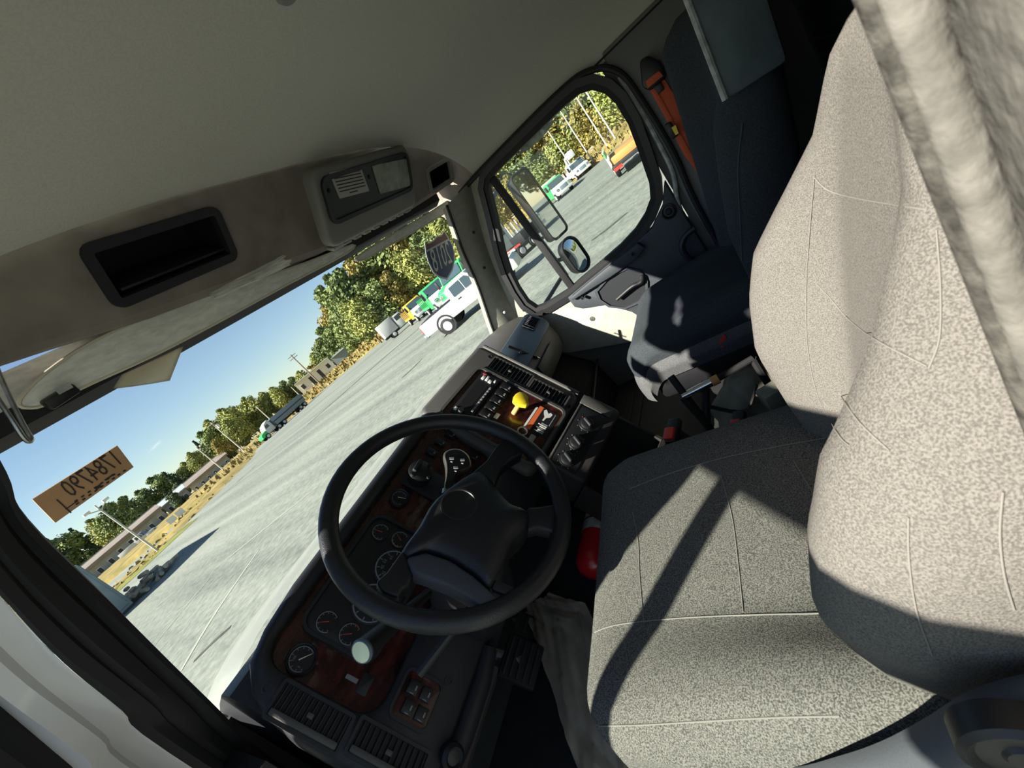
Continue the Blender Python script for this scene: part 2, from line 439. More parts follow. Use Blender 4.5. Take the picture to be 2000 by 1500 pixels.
# header: black windshield seal and trim
def wy(x): return 1.06-.022*((x-.965)/.87)**2
def strip_x(prof, x0, x1, n=24):
    mb = MB(); mb.loft([[(x0+(x1-x0)*i/n, wy(x0+(x1-x0)*i/n)+dy, z) for dy, z in prof] for i in range(n+1)]); return mb
struct('trim_1', strip_x([(-.012, .252), (.02, .240), (.02, .295), (-.022, .285)], .10, 1.80), 'black_rubber')
struct('trim_2', strip_x([(-.02, .285), (.03, .285), (.03, .345), (-.01, .345)], .06, 1.84), 'visor')
# windshield
def wsp(s, t):
    x = .08+1.77*s; q = ((x-.965)/.885)**2
    a = V((x, 1.06-.022*q, .262)); b = V((x*.98+.02, 1.42-.10*q, -.40))
    m = a.lerp(b, t); m.y += .02*math.sin(math.pi*t); return m
struct('window_1', MB().grid(wsp, 16, 8), 'windshield_glass')

# driver A-pillar (door is open): seal band and painted pillar
E0 = [(.215, .95, .33), (.168, .99, .194), (.142, 1.0, .124), (.120, 1.06, -.059), (.085, 1.15, -.318), (.060, 1.2, -.545), (.05, 1.22, -1.0)]
E1 = [(.100, .90, .33), (.080, .95, .194), (.056, 1.0, .059), (.033, 1.05, -.068), (.020, 1.1, -.200), (.005, 1.13, -.316), (-.02, 1.16, -1.0)]
E2 = [(.03, .88, .33), (.005, .93, .194), (-.015, 1.0, .059), (-.031, 1.05, -.050), (-.048, 1.08, -.196), (-.065, 1.10, -.316), (-.08, 1.12, -1.0)]
def band(Ea, Eb, prof, n=5):
    A = catmull(Ea, n); B = catmull(Eb, n); mb = MB(); secs = []
    for a, b in zip(A, B):
        d = b-a; nn = V((d.y, -d.x, 0)).normalized()
        if nn.y > 0: nn = -nn
        secs.append([a+d*t+nn*h for t, h in prof])
    mb.loft(secs, closed=False, caps=False); return mb
sealprof = [(0, .0), (.04, .012), (.16, .016), (.22, .006), (.28, .002), (.36, .012), (.60, .015), (.70, .008), (.76, .014), (.95, .012), (1.0, .0)]
tl = struct('trim_3', band(E0, E1, sealprof), 'black_rubber')
struct('wall_left', band([V(p)+V((0, .01, 0)) for p in E1], E2, [(0, .0), (.03, .008), (.1, .004), (.45, .0), (.62, .012), (.95, .010), (1.0, -.02)]), 'pillar_paint')
E3 = [V(p)+V((-.045, .0, 0)) for p in E2]; E4 = [V(p)+V((-.10, .01, 0)) for p in E2]
struct('trim_4', band([V(p)+V((.004, .03, 0)) for p in E2], E3, [(0, 0), (.2, .006), (.5, .004), (.8, .008), (1, 0)]), 'black_rubber')
struct('wall_corner', band(E3, E4, [(0, 0), (.3, .008), (1, 0)]), 'pillar_paint')

# passenger A-pillar trim
L_ = [on(882, 425, 'x', 1.70), on(905, 490, 'x', 1.725), on(935, 560, 'x', 1.75), on(968, 655, 'x', 1.765), on(1000, 720, 'x', 1.775)]
R_ = [on(925, 385, 'x', 1.86), on(945, 465, 'x', 1.86), on(972, 540, 'x', 1.86), on(1008, 618, 'x', 1.86), on(1040, 690, 'x', 1.86)]
L_ = [L_[0]+(L_[0]-L_[1])*.35]+L_; R_ = [R_[0]+(R_[0]-R_[1])*.35]+R_
A = catmull(L_, 6); B = catmull(R_, 6); mb = MB()
secs = []
for a, b in zip(A, B):
    d = b-a; nn = V((-d.y, d.x, 0)).normalized()
    if nn.y > 0: nn = -nn
    secs.append([a+V((0, .03, 0)), a, a+d*.12+nn*.006, a+d*.45+nn*.014, a+d*.8+nn*.008, b, b+V((.012, -.055, 0))])
mb.loft(secs, closed=False, caps=False)
ap = struct('trim_5', mb, 'beige_plastic')
bvA = BVHTree.FromBMesh
for px in ((925, 454), (946, 523), (985, 610)):
    d = ray(*px); s_ = on(*px, 'x', 1.81)
    add_part(ap, 'trim_fastener', MB().lathe(s_-d*.02, -d, [(.007, 0), (.007, .003), (.003, .005), (0, .005)], 12), 'recess' if px[0] < 980 else 'beige_plastic')
struct('trim_6', MB().tube(catmull([V(p)+V((-.004, .0, 0)) for p in L_], 5), .006, 8), 'black_rubber')

mb = MB(); mb.prism([on(*q, 'x', 1.872) for q in ((828, 410), (826, 340), (850, 285), (960, 285), (972, 318), (950, 348), (932, 372), (925, 400), (930, 440), (890, 450), (868, 425))], (.01, 0, 0)); struct('trim_7', mb, 'console_plastic')
# passenger side wall: B-pillar panel, lower quarter, and rear wall
mb = MB()
mb.bb((1.845, -.30, FLOOR), (1.90, .205, .215), .01)
mb.bb((1.872, .18, FLOOR), (1.90, 1.36, -.44)); mb.bb((1.868, .18, FLOOR), (1.90, .232, .20))
struct('wall_right', mb, 'pillar_plastic')
mb = MB(); mb.bb((.10, -.32, FLOOR), (1.90, -.285, .40))
rw = struct('wall_rear', mb, 'navy_fabric')
add_part(rw, 'stitch_seam', MB().tube([(.5, -.284, -.17), (1.0, -.284, -.17), (1.84, -.284, -.17)], .004, 6), 'navy_seam')
add_part(rw, 'stitch_seam', MB().tube([(.9, -.284, -.17), (.9, -.284, -.6)], .004, 6), 'navy_seam')
# ------------------------------------------------------------------ passenger door
DR = Fr((1.84, 0, 0), (0, -1, 0), (0, 0, 1))
DLO = [(-.827, .147), (-.870, .06), (-.912, -.02), (-.955, -.10), (-.992, -.19), (-1.012, -.28), (-1.018, -.357), (-1.000, -.405), (-.95, -.415), (-.806, -.416), (-.737, -.405), (-.62, -.392), (-.505, -.376), (-.42, -.355), (-.357, -.325), (-.309, -.287), (-.284, -.235), (-.262, -.128), (-.243, -.021), (-.243, .060), (-.256, .110), (-.284, .148), (-.33, .170), (-.40, .175), (-.60, .175), (-.752, .174), (-.80, .168)]
def offset(poly, d):
    out = []; n = len(poly); ar = sum(poly[i][0]*poly[(i+1) % n][1]-poly[(i+1) % n][0]*poly[i][1] for i in range(n)); s = 1 if ar > 0 else -1
    for i in range(n):
        p, q, r = V(poly[i-1]), V(poly[i]), V(poly[(i+1) % n]); e1 = (q-p).normalized(); e2 = (r-q).normalized()
        nn = V((e1.y+e2.y, -(e1.x+e2.x))); nn = nn.normalized() if nn.length > 1e-6 else V((e1.y, -e1.x))
        k = 1/max(.5, nn.dot(V((e1.y, -e1.x)))); o = q+nn*(d*s*k); out.append((o.x, o.y))
    return out
def ring_in(mb, F, po, pi, c0, c1):
    mb.ring([F.pt(a, b, c0) for a, b in po], [F.pt(a, b, c0) for a, b in pi], F.n*(c1-c0)); return mb
door = thing('door_1', None, None, kind='structure')
part(door, 'window_seal', ring_in(MB(), DR, offset(DLO, .022), DLO, -.035, .004), 'black_rubber')
part(door, 'window_frame', ring_in(MB(), DR, offset(DLO, .046), offset(DLO, .020), -.03, .012), 'black_plastic')
mb = MB(); mb.box(DR.pt(-.790, -.13, -.012), (.034, .60, .02), DR.R(), .005); part(door, 'vent_divider', mb, 'black_rubber')
mb = MB(); mb.prism([DR.pt(a, b, -.02) for a, b in DLO], DR.n*.004); part(door, 'window_pane', mb, 'door_glass')
mb = MB(); mb.prism([on(*q, 'x', 1.93) for q in ((1008, 306), (1030, 294), (1056, 272), (1074, 250), (1086, 232), (1060, 245), (1035, 268))], (.01, 0, 0)); part(door, 'wind_deflector', mb, 'worn_white', 'pale curved deflector above the window')
# painted door edge showing behind the frame
part(door, 'painted_edge', MB().tube(catmull([(1.852, .192, .12), (1.85, .188, 0), (1.846, .19, -.13), (1.842, .20, -.26), (1.84, .235, -.36), (1.84, .25, -.5), (1.84, .25, -.8)], 5), .009, 8), 'worn_white')
part(door, 'door_weatherstrip', MB().tube(catmull([(1.838, .95, .215), (1.838, .8, .222), (1.838, .4, .222), (1.838, .26, .20), (1.838, .185, .13), (1.838, .168, 0), (1.836, .165, -.2), (1.836, .185, -.42), (1.836, .19, -.9)], 5), .011, 8), 'black_rubber')
# trim panel below the belt
belt = [(-.235, -.26), (-.285, -.335), (-.36, -.385), (-.43, -.398), (-.60, -.415), (-.786, -.437), (-.83, -.442)]
low = [(-.83, -.50), (-.80, -.53), (-.70, -.57), (-.62, -.66), (-.56, -.80), (-.45, -.9), (-.235, -.9)]
mb = MB(); mb.prism([DR.pt(a, b, -.03) for a, b in belt+low], DR.n*.045, .008); part(door, 'trim_panel', mb, 'door_plastic', 'dark grey door trim')
mb = MB(); mb.prism([DR.pt(a, b, -.03) for a, b in [(-.79, -.442), (-1.13, -.425), (-1.16, -.60), (-1.0, -.70), (-.70, -.80), (-.5, -.80), (-.60, -.62), (-.70, -.56), (-.80, -.53), (-.83, -.49)]], DR.n*.032, .006)
part(door, 'lower_panel', mb, 'beige_plastic', 'sunlit beige lower door panel')
a, b = DR.uv(1157, 622); part(door, 'panel_plug', MB().lathe(DR.pt(a, b, .001), DR.n, [(.013, 0), (.012, .004), (0, .005)], 16), 'dull_metal')
# ledge along the belt
mb = MB(); mb.prism([DR.pt(a, b, .010) for a, b in [(-.43, -.40), (-.60, -.418), (-.80, -.442), (-.81, -.462), (-.60, -.462), (-.47, -.455), (-.415, -.432)]], DR.n*.03, .006); part(door, 'belt_ledge', mb, 'door_plastic')
for px in ((1238, 490), (1141, 575)):
    a, b = DR.uv(*px); part(door, 'trim_screw', MB().lathe(DR.pt(a, b, .03), DR.n, [(.008, 0), (.008, .014), (.004, .014), (.003, .010), (0, .010)], 12), 'recess')
# handle cup and lever
cup = [DR.uv(*p) for p in ((1163, 566), (1190, 535), (1226, 518), (1252, 524), (1266, 545), (1266, 568), (1250, 588), (1222, 600), (1190, 596), (1170, 583))]
cc = V((sum(p[0] for p in cup)/len(cup), sum(p[1] for p in cup)/len(cup)))
mb = MB(); mb.ring([DR.pt(a, b, .012) for a, b in cup], [DR.pt(*(cc+(V(p)-cc)*.9), .012) for p in cup], DR.n*.012)
part(door, 'handle_cup_rim', mb, 'door_plastic')
mb = MB(); mb.prism([DR.pt(*(cc+(V(p)-cc)*.93), .012) for p in cup], DR.n*.004, 0); part(door, 'handle_cup', mb, 'dark_plastic')
h0 = DR.pt(*DR.uv(1207, 578), .035); h1 = DR.pt(*DR.uv(1235, 553), .04); h2_ = DR.pt(*DR.uv(1252, 545), .035); h3 = DR.pt(*DR.uv(1256, 534), .02)
part(door, 'door_handle', MB().tube(catmull([h0, h1, h2_, h3], 4), [.009]*4+[.0095]*4+[.012]*4+[.010], 10), 'black_plastic', 'black door pull lever')
# lock bezel and grab recess
a, b = DR.uv(1306, 411); L0 = DR.pt(a, b, .015)
mb = MB(); mb.lathe(L0, DR.n, [(.030, -.01), (.030, .004), (.024, .006), (.020, 0), (0, -.002)], 24); part(door, 'lock_bezel', mb, 'black_plastic')
mb = MB(); mb.lathe(L0+DR.n*.004, DR.n, [(.013, -.006), (.013, .003), (.008, .008), (0, .008)], 18); part(door, 'lock_knob', mb, 'black_rubber')
mb = MB(); mb.tube(catmull([on(1358, 445, 'x', 1.80), on(1338, 462, 'x', 1.80), on(1332, 485, 'x', 1.80), on(1345, 505, 'x', 1.80), on(1370, 520, 'x', 1.80)], 5), .012, 8); part(door, 'grab_recess_rim', mb, 'dark_plastic')
fin(door)

# seat belt on the passenger pillar
sb = thing('seat_belt', 'orange seat belt with black anchor cover on the passenger door pillar', 'seat belt')
PB = Fr((1.825, 0, 0), (0, -1, 0), (0, 0, 1))
def pix(F, pts, c=0): return [F.pt(*F.uv(*p), c) for p in pts]
part(sb, 'anchor_cover', MB().prism(pix(PB, [(1250, 118), (1266, 108), (1290, 120), (1303, 150), (1270, 178), (1255, 170)], -.01), PB.n*.035, .010), 'black_plastic')
part(sb, 'belt_loop', MB().prism(pix(PB, [(1262, 158), (1288, 138), (1296, 148), (1266, 172)], .026), PB.n*.004, .001), 'belt_orange')
part(sb, 'belt_webbing', MB().prism(pix(PB, [(1270, 176), (1296, 152), (1330, 205), (1352, 255), (1368, 290), (1360, 334), (1335, 300), (1305, 240)], .004), PB.n*.005, .001), 'belt_orange', 'orange belt webbing')
part(sb, 'belt_fold', MB().prism(pix(PB, [(1273, 178), (1281, 172), (1362, 320), (1360, 334)], .009), PB.n*.004, .001), 'belt_orange')
part(sb, 'anchor_bolt', MB().prism(pix(PB, [(1276, 170), (1292, 160), (1298, 174), (1286, 184)], .010), PB.n*.008, .002), 'black_plastic')
part(sb, 'latch_stop', MB().prism(pix(PB, [(1298, 242), (1310, 236), (1326, 262), (1312, 272)], .006), PB.n*.024, .005), 'black_plastic')
part(sb, 'latch_tag', MB().prism(pix(PB, [(1312, 247), (1320, 242), (1326, 258), (1320, 262)], .031), PB.n*.002, 0), 'yellow')
fin(sb)

# outside mirrors on the passenger door
mr = thing('side_mirror', 'tall flat side mirror with white bracket outside the passenger window', 'mirror')
MFp = Fr((2.10, 1.06, 0), (.86, -.50, 0), (0, 0, 1))
q = [MFp.uv(*p) for p in ((997, 348), (1030, 330), (1110, 440), (1080, 474))]
u0 = min(a for a, b in q); u1 = max(a for a, b in q); v1 = max(b for a, b in q); v0 = min(b for a, b in q)
rect = (u0+.012, v0, u1-.012, v1)
mb = MB(); fslab(mb, MFp, rrect(*rect, .03, 5), -.06, 0, .008); part(mr, 'mirror_shell', mb, 'black_plastic')
mb = MB(); fslab(mb, MFp, rrect(rect[0]+.008, rect[1]+.008, rect[2]-.008, rect[3]-.008, .025, 5), .0005, .002); part(mr, 'mirror_glass', mb, 'mirror')
part(mr, 'mirror_rim', MB().tube([MFp.pt(a, b, .002) for a, b in rrect(*rect, .03, 5)], .007, 8, closed=True), 'black_rubber')
part(mr, 'bracket', MB().tube(catmull([MFp.pt(u0-.02, v1+.02, -.06), MFp.pt(u0-.03, (v0+v1)/2, -.05), MFp.pt(u0-.02, v0-.03, -.05), MFp.pt(u0-.03, v0-.20, -.04)], 5), .016, 10), 'worn_white', 'white tubular bracket')
part(mr, 'bracket_arm', MB().tube([MFp.pt(u0-.02, v1+.01, -.05), V((1.90, 1.04, v1-.10))], .012, 8), 'black_plastic')
part(mr, 'bracket_arm', MB().tube([MFp.pt(u0-.03, v0-.18, -.05), V((1.90, 1.06, -.46))], .012, 8), 'black_plastic')
fin(mr)
cm = thing('convex_mirror', 'small rounded convex mirror below the tall side mirror', 'mirror')
q = [MFp.uv(*p) for p in ((1090, 478), (1120, 458), (1152, 512), (1130, 545))]
u0 = min(a for a, b in q); u1 = max(a for a, b in q); v1 = max(b for a, b in q); v0 = min(b for a, b in q)
rc = (u0+.012, v0+.01, u1-.012, v1-.004)
mb = MB(); fslab(mb, MFp, rrect(*rc, .06, 6), -.04, .01, .008); part(cm, 'mirror_shell', mb, 'black_plastic')
cu_, cv_ = (rc[0]+rc[2])/2, (rc[1]+rc[3])/2; hw, hh = (rc[2]-rc[0])/2-.007, (rc[3]-rc[1])/2-.007
mb = MB(); prof = rrect(-hw, -hh, hw, hh, .055, 6)
mb.loft([[MFp.pt(cu_+a*k, cv_+b*k, .010+.02*(1-k*k)) for a, b in prof] for k in (1, .85, .7, .5, .3, .12)], caps=True); part(cm, 'mirror_glass', mb, 'mirror', ang=1)
part(cm, 'mirror_rim', MB().tube([MFp.pt(a, b, .012) for a, b in rrect(*rc, .06, 6)], .007, 8, closed=True), 'black_rubber')
part(cm, 'bracket_clip', MB().tube([MFp.pt(cu_, cv_, -.03), MFp.pt(u0-.03, cv_+.05, -.05)], .012, 8), 'worn_white')
fin(cm)

# ------------------------------------------------------------------ open driver door (left of the frame)
PHI = math.radians(51.5); HX, HY = -.005, 1.012
DD = Fr((HX, HY, 0), (-math.sin(PHI), -math.cos(PHI), 0), (0, 0, 1))
dlo2 = [(.335, .165), (.31, .08), (.27, -.05), (.225, -.19), (.18, -.30), (.15, -.38), (.16, -.415), (.30, -.425), (.45, -.41), (.65, -.385), (.80, -.335), (.86, -.27), (.885, -.14), (.90, -.02), (.90, .07), (.88, .13), (.83, .165), (.60, .168)]
dd = thing('door_2', None, None, kind='structure')
out2 = offset(dlo2, .062)
part(dd, 'top_frame', MB().box(DD.pt(.63, .235, 0), (.66, .12, .05), DD.R(), .01), 'black_plastic')
part(dd, 'front_frame', MB().prism([DD.pt(a, b, -.02) for a, b in [(.125, -.45), (.15, -.44), (.16, -.38), (.19, -.29), (.235, -.18), (.28, -.04), (.32, .09), (.345, .225), (.14, .225), (.12, -.1)]], DD.n*.04, 0), 'black_plastic')
part(dd, 'window_frame', ring_in(MB(), DD, out2, dlo2, -.03, .03), 'black_plastic')
mb = MB(); mb.box(DD.pt(.415, -.13, 0), (.042, .60, .03), DD.R(), .004); part(dd, 'vent_divider', mb, 'black_rubber')
mb = MB(); mb.prism([DD.pt(a, b, 0) for a, b in dlo2], DD.n*.004); part(dd, 'window_pane', mb, 'door_glass')
mb = MB(); mb.prism([DD.pt(a, b, -.04) for a, b in [(.13, -.44), (.30, -.47), (.65, -.43), (.90, -.32), (.95, -.45), (.95, -1.15), (.01, -1.15), (.01, -.53), (.12, -.46)]], DD.n*.09, .01); part(dd, 'door_panel', mb, 'truck_white')
mb = MB(); mb.box(DD.pt(.15, -.10, .23), (.05, .36, .16), DD.R(), .02); part(dd, 'mirror_shell', mb, 'black_plastic')
mb = MB(); mb.box(DD.pt(.17, -.37, .22), (.05, .13, .15), DD.R(), .03); part(dd, 'convex_shell', mb, 'black_plastic')
part(dd, 'bracket', MB().tube([DD.pt(.12, .08, .03), DD.pt(.14, .09, .22), DD.pt(.14, -.45, .22), DD.pt(.12, -.46, .03)], .013, 8), 'black_plastic')
fin(dd)
# ------------------------------------------------------------------ dashboard
D1 = Fr((0, 1.0, -.28), (1, 0, 0), (0, .2, .367))
D2 = Fr((1.208, .914, -.317), (.966, -.259, 0), (.158, .588, .793))
dash = thing('dashboard', 'dark truck dashboard with red woodgrain panels, gauges and a centre stack', 'dashboard')
# body behind the faces
def dsec(x, w=0):
    return [(x, 1.40-w, -.435), (x, 1.25, -.375), (x, 1.10, -.322), (x, 1.06, -.325), (x, 1.05, -.34), (x, .93, -.55), (x, .88, -.66), (x, .95, -.74), (x, 1.40-w, -.76)]
part(dash, 'dash_body', MB().loft([dsec(x) for x in (.10, .16, .5, .88, 1.0, 1.2)]), 'dash_dark')
INN = (.158, -.272, .885, -.030)
mb = MB(); o_ = rrect(.078, -.424, .905, .014, .06, 5); o_[6:12] = [(.29, .012), (.20, .003), (.146, -.013), (.112, -.048), (.092, -.10), (.080, -.17)]; i_ = rrect(*INN, .045, 5)
n_ = len(o_); rings = []
for (poly, c) in ((offset(o_, -.01), -.10), (offset(o_, -.002), -.03), (offset(o_, -.004), -.012), (offset(o_, -.014), 0), (offset(i_, .012), 0), (offset(i_, .003), -.004), (i_, -.012), (i_, -.034)):
    rings.append([D1.pt(a, b, c) for a, b in poly])
mb.loft(rings, caps=False); part(dash, 'face_panel', mb, 'dash_dark', ang=.9)
mb = MB(); fslab(mb, D1, rrect(.15, -.28, .89, -.02, .045), -.036, -.030); part(dash, 'woodgrain_panel', mb, 'wood', 'dark red woodgrain trim')
# instrument cluster
CL = Fr(D1.pt(0, 0, -.03), D1.u, D1.v)
mb = MB(); fslab(mb, CL, rrect(.236, -.215, .515, -.052, .028, 5), 0, .010, .003); clu = part(dash, 'instrument_cluster', mb, 'black_plastic', 'dark instrument cluster')
mb = MB(); frame_ring(mb, CL, (.230, -.221, .521, -.046), .007, 0, .014, .032); part(clu, 'cluster_rim', mb, 'dash_dark')
def gauge(root, F, a, b, r, c, labels, needle, bezel=False, arc=(-40, 220), band=None, ringm='grey_print'):
    g = part(root, 'gauge', MB().lathe(F.pt(a, b, c), F.n, [(r, 0), (r, .002), (r*.97, .0025), (0, .0025)], 28), 'black_plastic')
    if bezel: part(g, 'gauge_bezel', MB().lathe(F.pt(a, b, c), F.n, [(r*1.18, -.002), (r*1.18, .007), (r*1.1, .010), (r, .007), (r, .001)], 28, False), 'dark_plastic')
    def arcpoly(t0, t1, r0, r1, m, nm):
        ts = [math.radians(t0+(t1-t0)*k/20) for k in range(21)]; mb = MB()
        for k in range(20):
            p = [(r0, ts[k]), (r1, ts[k]), (r1, ts[k+1]), (r0, ts[k+1])]
            mb.quad(*[F.pt(a+q*math.cos(t), b+q*math.sin(t), c+.0032) for q, t in p])
        part(g, nm, mb, m)
    arcpoly(arc[0], arc[1], r*.86, r*.93, ringm, 'scale_arc')
    if band: arcpoly(band[0], band[1], r*.84, r*.94, band[2], 'warning_arc')
    mb = MB(); n = 9
    for k in range(n):
        t = math.radians(arc[0]+(arc[1]-arc[0])*k/(n-1)); d = V((math.cos(t), math.sin(t))); e = V((-d.y, d.x))*r*.025
        mb.quad(*[F.pt(a+q.x, b+q.y, c+.0034) for q in (d*r*.7-e, d*r*.84-e, d*r*.84+e, d*r*.7+e)])
    part(g, 'scale_marks', mb, 'grey_print')
    t = math.radians(needle); d = V((math.cos(t), math.sin(t))); e = V((-d.y, d.x))*r*.05
    mb = MB().prism([F.pt(a+q.x, b+q.y, c+.005) for q in (-d*r*.2-e, d*r*.8-e*.3, d*r*.8+e*.3, -d*r*.2+e)], F.n*.001); part(g, 'needle', mb, 'red_print' if not bezel else 'note_paper')
    for s_, t, sz in labels:
        t = math.radians(t); text(g, 'scale_number', s_, F, a+r*.55*math.cos(t), b+r*.55*math.sin(t), sz, 'grey_print', c+.0034, depth=.0002)
G = CL; gc = .0105
gauge(dash, G, .262, -.095, .022, gc, [], 120); gauge(dash, G, .262, -.148, .022, gc, [], 120, band=(-40, 0, 'red_print'))
gauge(dash, G, .478, -.085, .021, gc, [], 100); gauge(dash, G, .484, -.135, .021, gc, [], 60, band=(120, 200, 'amber_print'))
gauge(dash, G, .332, -.155, .043, gc, [('5', 200, .010), ('6', 240, .010), ('10', 150, .010), ('15', 110, .010), ('20', 70, .010)], 215, arc=(-20, 250))
gauge(dash, G, .418, -.155, .043, gc, [('35', 150, .010), ('45', 115, .010), ('55', 80, .010), ('65', 40, .010)], 215, arc=(-20, 250))
gauge(dash, CL, .190, -.092, .024, .006, [('100', 110, .007), ('5', 200, .007)], -40, bezel=True)
gauge(dash, CL, .583, -.076, .021, .006, [], -70, bezel=True)
# labels on the woodgrain
mb = MB(); fslab(mb, CL, rrect(.198, -.208, .206, -.183, .001), 0, .001); part(dash, 'dash_label', mb, 'grey_print')
mb = MB(); fslab(mb, CL, rrect(.186, -.235, .222, -.212, .003), -.004, .003, .001); part(dash, 'blank_switch', mb, 'black_plastic')
# left air vents with slats
def vent(F, rect, nsl, tab=True, m='dash_dark', c0=0., bar=None):
    u0, v0, u1, v1 = rect
    mb = MB(); frame_ring(mb, F, (u0-.006, v0-.006, u1+.006, v1+.006), .006, c0-.004, c0+.005, .006); vt = part(dash, 'air_vent', mb, m, 'dark slatted air vent')
    mb = MB(); fslab(mb, F, rrect(u0, v0, u1, v1, .003), c0+.0002, c0+.0006); part(vt, 'vent_back', mb, 'recess')
    me = None
    for k in range(nsl):
        v = v0+(v1-v0)*(k+.5)/nsl
        if me is None:
            me = MB().box((0, 0, 0), (u1-u0-.002, .0016, .006), F.R() @ Matrix.Rotation(.5, 3, 'X')).mesh('vent_slat', 'dark_plastic')
        o = link('vent_slat', me, vt); o.location = F.pt((u0+u1)/2, v, c0+.0035)
    if tab: part(vt, 'vent_tab', MB().box(F.pt((u0+u1)/2, (v0+v1)/2, c0+.006), (.008, .012, .006), F.R(), .001), 'dash_grey')
    if bar: part(vt, 'vent_bar', MB().box(F.pt(u0+.006, (v0+v1)/2, c0+.006), (.011, v1-v0-.004, .010), F.R(), .003), 'dash_grey')
vent(D1, (.096, -.232, .146, -.096), 13, bar=True)
vent(D1, (.104, -.384, .152, -.250), 12, bar=True)
def screw(F, a, b, c=0, r=.006):
    part(dash, 'screw', MB().lathe(F.pt(a, b, c), F.n, [(r*1.5, -.001), (r*1.5, .002), (r, .002), (r*.9, -.001), (r*.4, -.001), (r*.3, .001), (0, .001)], 14), 'dark_plastic')
screw(D1, .126, -.071); screw(D1, .268, -.371)
# switch pod below the cluster
mb = MB(); fslab(mb, D1, rrect(.178, -.362, .254, -.290, .012), -.002, .0015); part(dash, 'woodgrain_panel', mb, 'wood')
mb = MB(); frame_ring(mb, D1, (.172, -.368, .260, -.284), .006, -.002, .005, .016); part(dash, 'switch_bezel', mb, 'dash_dark')
def rocker(F, a, b, w_, h_, c=.001, mark=True, tilt=.12):
    R = F.R() @ Matrix.Rotation(tilt, 3, 'X')
    k = part(dash, 'rocker_switch', MB().box(F.pt(a, b, c+.003), (w_, h_, .009), R, .0015), 'black_plastic')
    if mark:
        part(k, 'switch_mark', MB().box(F.pt(a, b-h_*.26, c+.0078), (w_*.34, h_*.13, .0012), F.R()), 'grey_print')
        part(k, 'switch_lens', MB().box(F.pt(a-w_*.42, b+h_*.06, c+.0074), (w_*.06, h_*.6, .001), F.R()), 'grey_print')
for a, b in ((.229, -.310), (.229, -.338), (.198, -.316), (.198, -.344)): rocker(D1, a, b, .024, .022)
# switches right of the wheel
for px in ((842, 885), (860, 866), (880, 850), (905, 850), (921, 862), (945, 884), (925, 893)):
    a, b = CL.uv(*px); rocker(CL, a, b, .022, .034)
# black swivel mount on the upper dash
BM = Fr(D1.pt(0, 0, .012), D1.u, D1.v); a, b = BM.uv(822, 920)
sm = part(dash, 'swivel_mount', MB().lathe(BM.pt(a, b, -.04), BM.n, [(.030, 0), (.034, .03), (.033, .042), (.022, .048), (0, .048)], 22), 'black_plastic', 'round black swivel mount')
part(sm, 'mount_clip', MB().box(BM.pt(a+.004, b+.014, .010), (.04, .012, .012), BM.R(), .003), 'dark_plastic')
for da, db in ((-.026, .012), (.026, -.012), (-.012, -.028)): part(sm, 'mount_screw', MB().lathe(BM.pt(a+da, b+db, .0), BM.n, [(.005, 0), (.005, .012), (0, .013)], 10), 'dark_plastic')
mb = MB(); fslab(mb, CL, rrect(.625, -.20, .705, -.055, .004), 0, .008, .002); part(dash, 'grey_cover_panel', mb, 'dash_dark')
# centre stack
mb = MB(); o_ = rrect(-.35, -.352, .014, .064, .03, 5)
mb.loft([[D2.pt(a, b, c) for a, b in poly] for poly, c in ((o_, -.11), (o_, -.016), (offset(o_, -.005), -.005), (offset(o_, -.016), 0))], caps=True); part(dash, 'stack_face', mb, 'dash_grey', ang=.9)
WD = (-.318, -.338, -.088, -.002)
mb = MB(); frame_ring(mb, D2, (WD[0]-.008, WD[1]-.008, WD[2]+.010, WD[3]+.008), .009, -.002, .008, .028); part(dash, 'stack_rim', mb, 'dash_grey')
mb = MB(); fslab(mb, D2, rrect(*WD, .024), .0005, .002); part(dash, 'woodgrain_panel', mb, 'wood')
ra = part(dash, 'radio', fslab(MB(), D2, rrect(-.292, -.096, -.098, -.022, .004), .001, .009, .002), 'black_plastic', 'black radio with dark display')
part(ra, 'radio_display', fslab(MB(), D2, rrect(-.262, -.072, -.138, -.034, .002), .009, .0096), 'recess')
part(ra, 'radio_knob', MB().lathe(D2.pt(-.278, -.055, .009), D2.n, [(.010, 0), (.010, .010), (.008, .012), (0, .012)], 18), 'black_plastic')
for k in range(9): part(ra, 'radio_button', MB().box(D2.pt(-.255+k*.0135, -.084, .010), (.011, .007, .003), D2.R(), .0006), 'grey_print')
for da, db, w_, h_ in ((-.120, -.040, .018, .010), (-.116, -.054, .022, .009), (-.122, -.068, .014, .012), (-.278, -.034, .014, .010), (-.112, -.082, .012, .006)):
    part(ra, 'radio_button', MB().box(D2.pt(da, db, .010), (w_, h_, .003), D2.R(), .0006), 'white_print')
part(ra, 'radio_lamp', MB().box(D2.pt(-.104, -.036, .010), (.005, .014, .002), D2.R()), 'red_print')
mb = MB(); fslab(mb, D2, rrect(-.262, -.150, -.090, -.104, .004), .001, .005, .001); part(dash, 'switch_bank', mb, 'black_plastic')
for k in range(5): rocker(D2, -.110-k*.033, -.127, .028, .040, .004)
part(dash, 'label_tape', MB().box(D2.pt(-.226, -.158, .004), (.022, .014, .002), D2.R(), .0005), 'white_print')
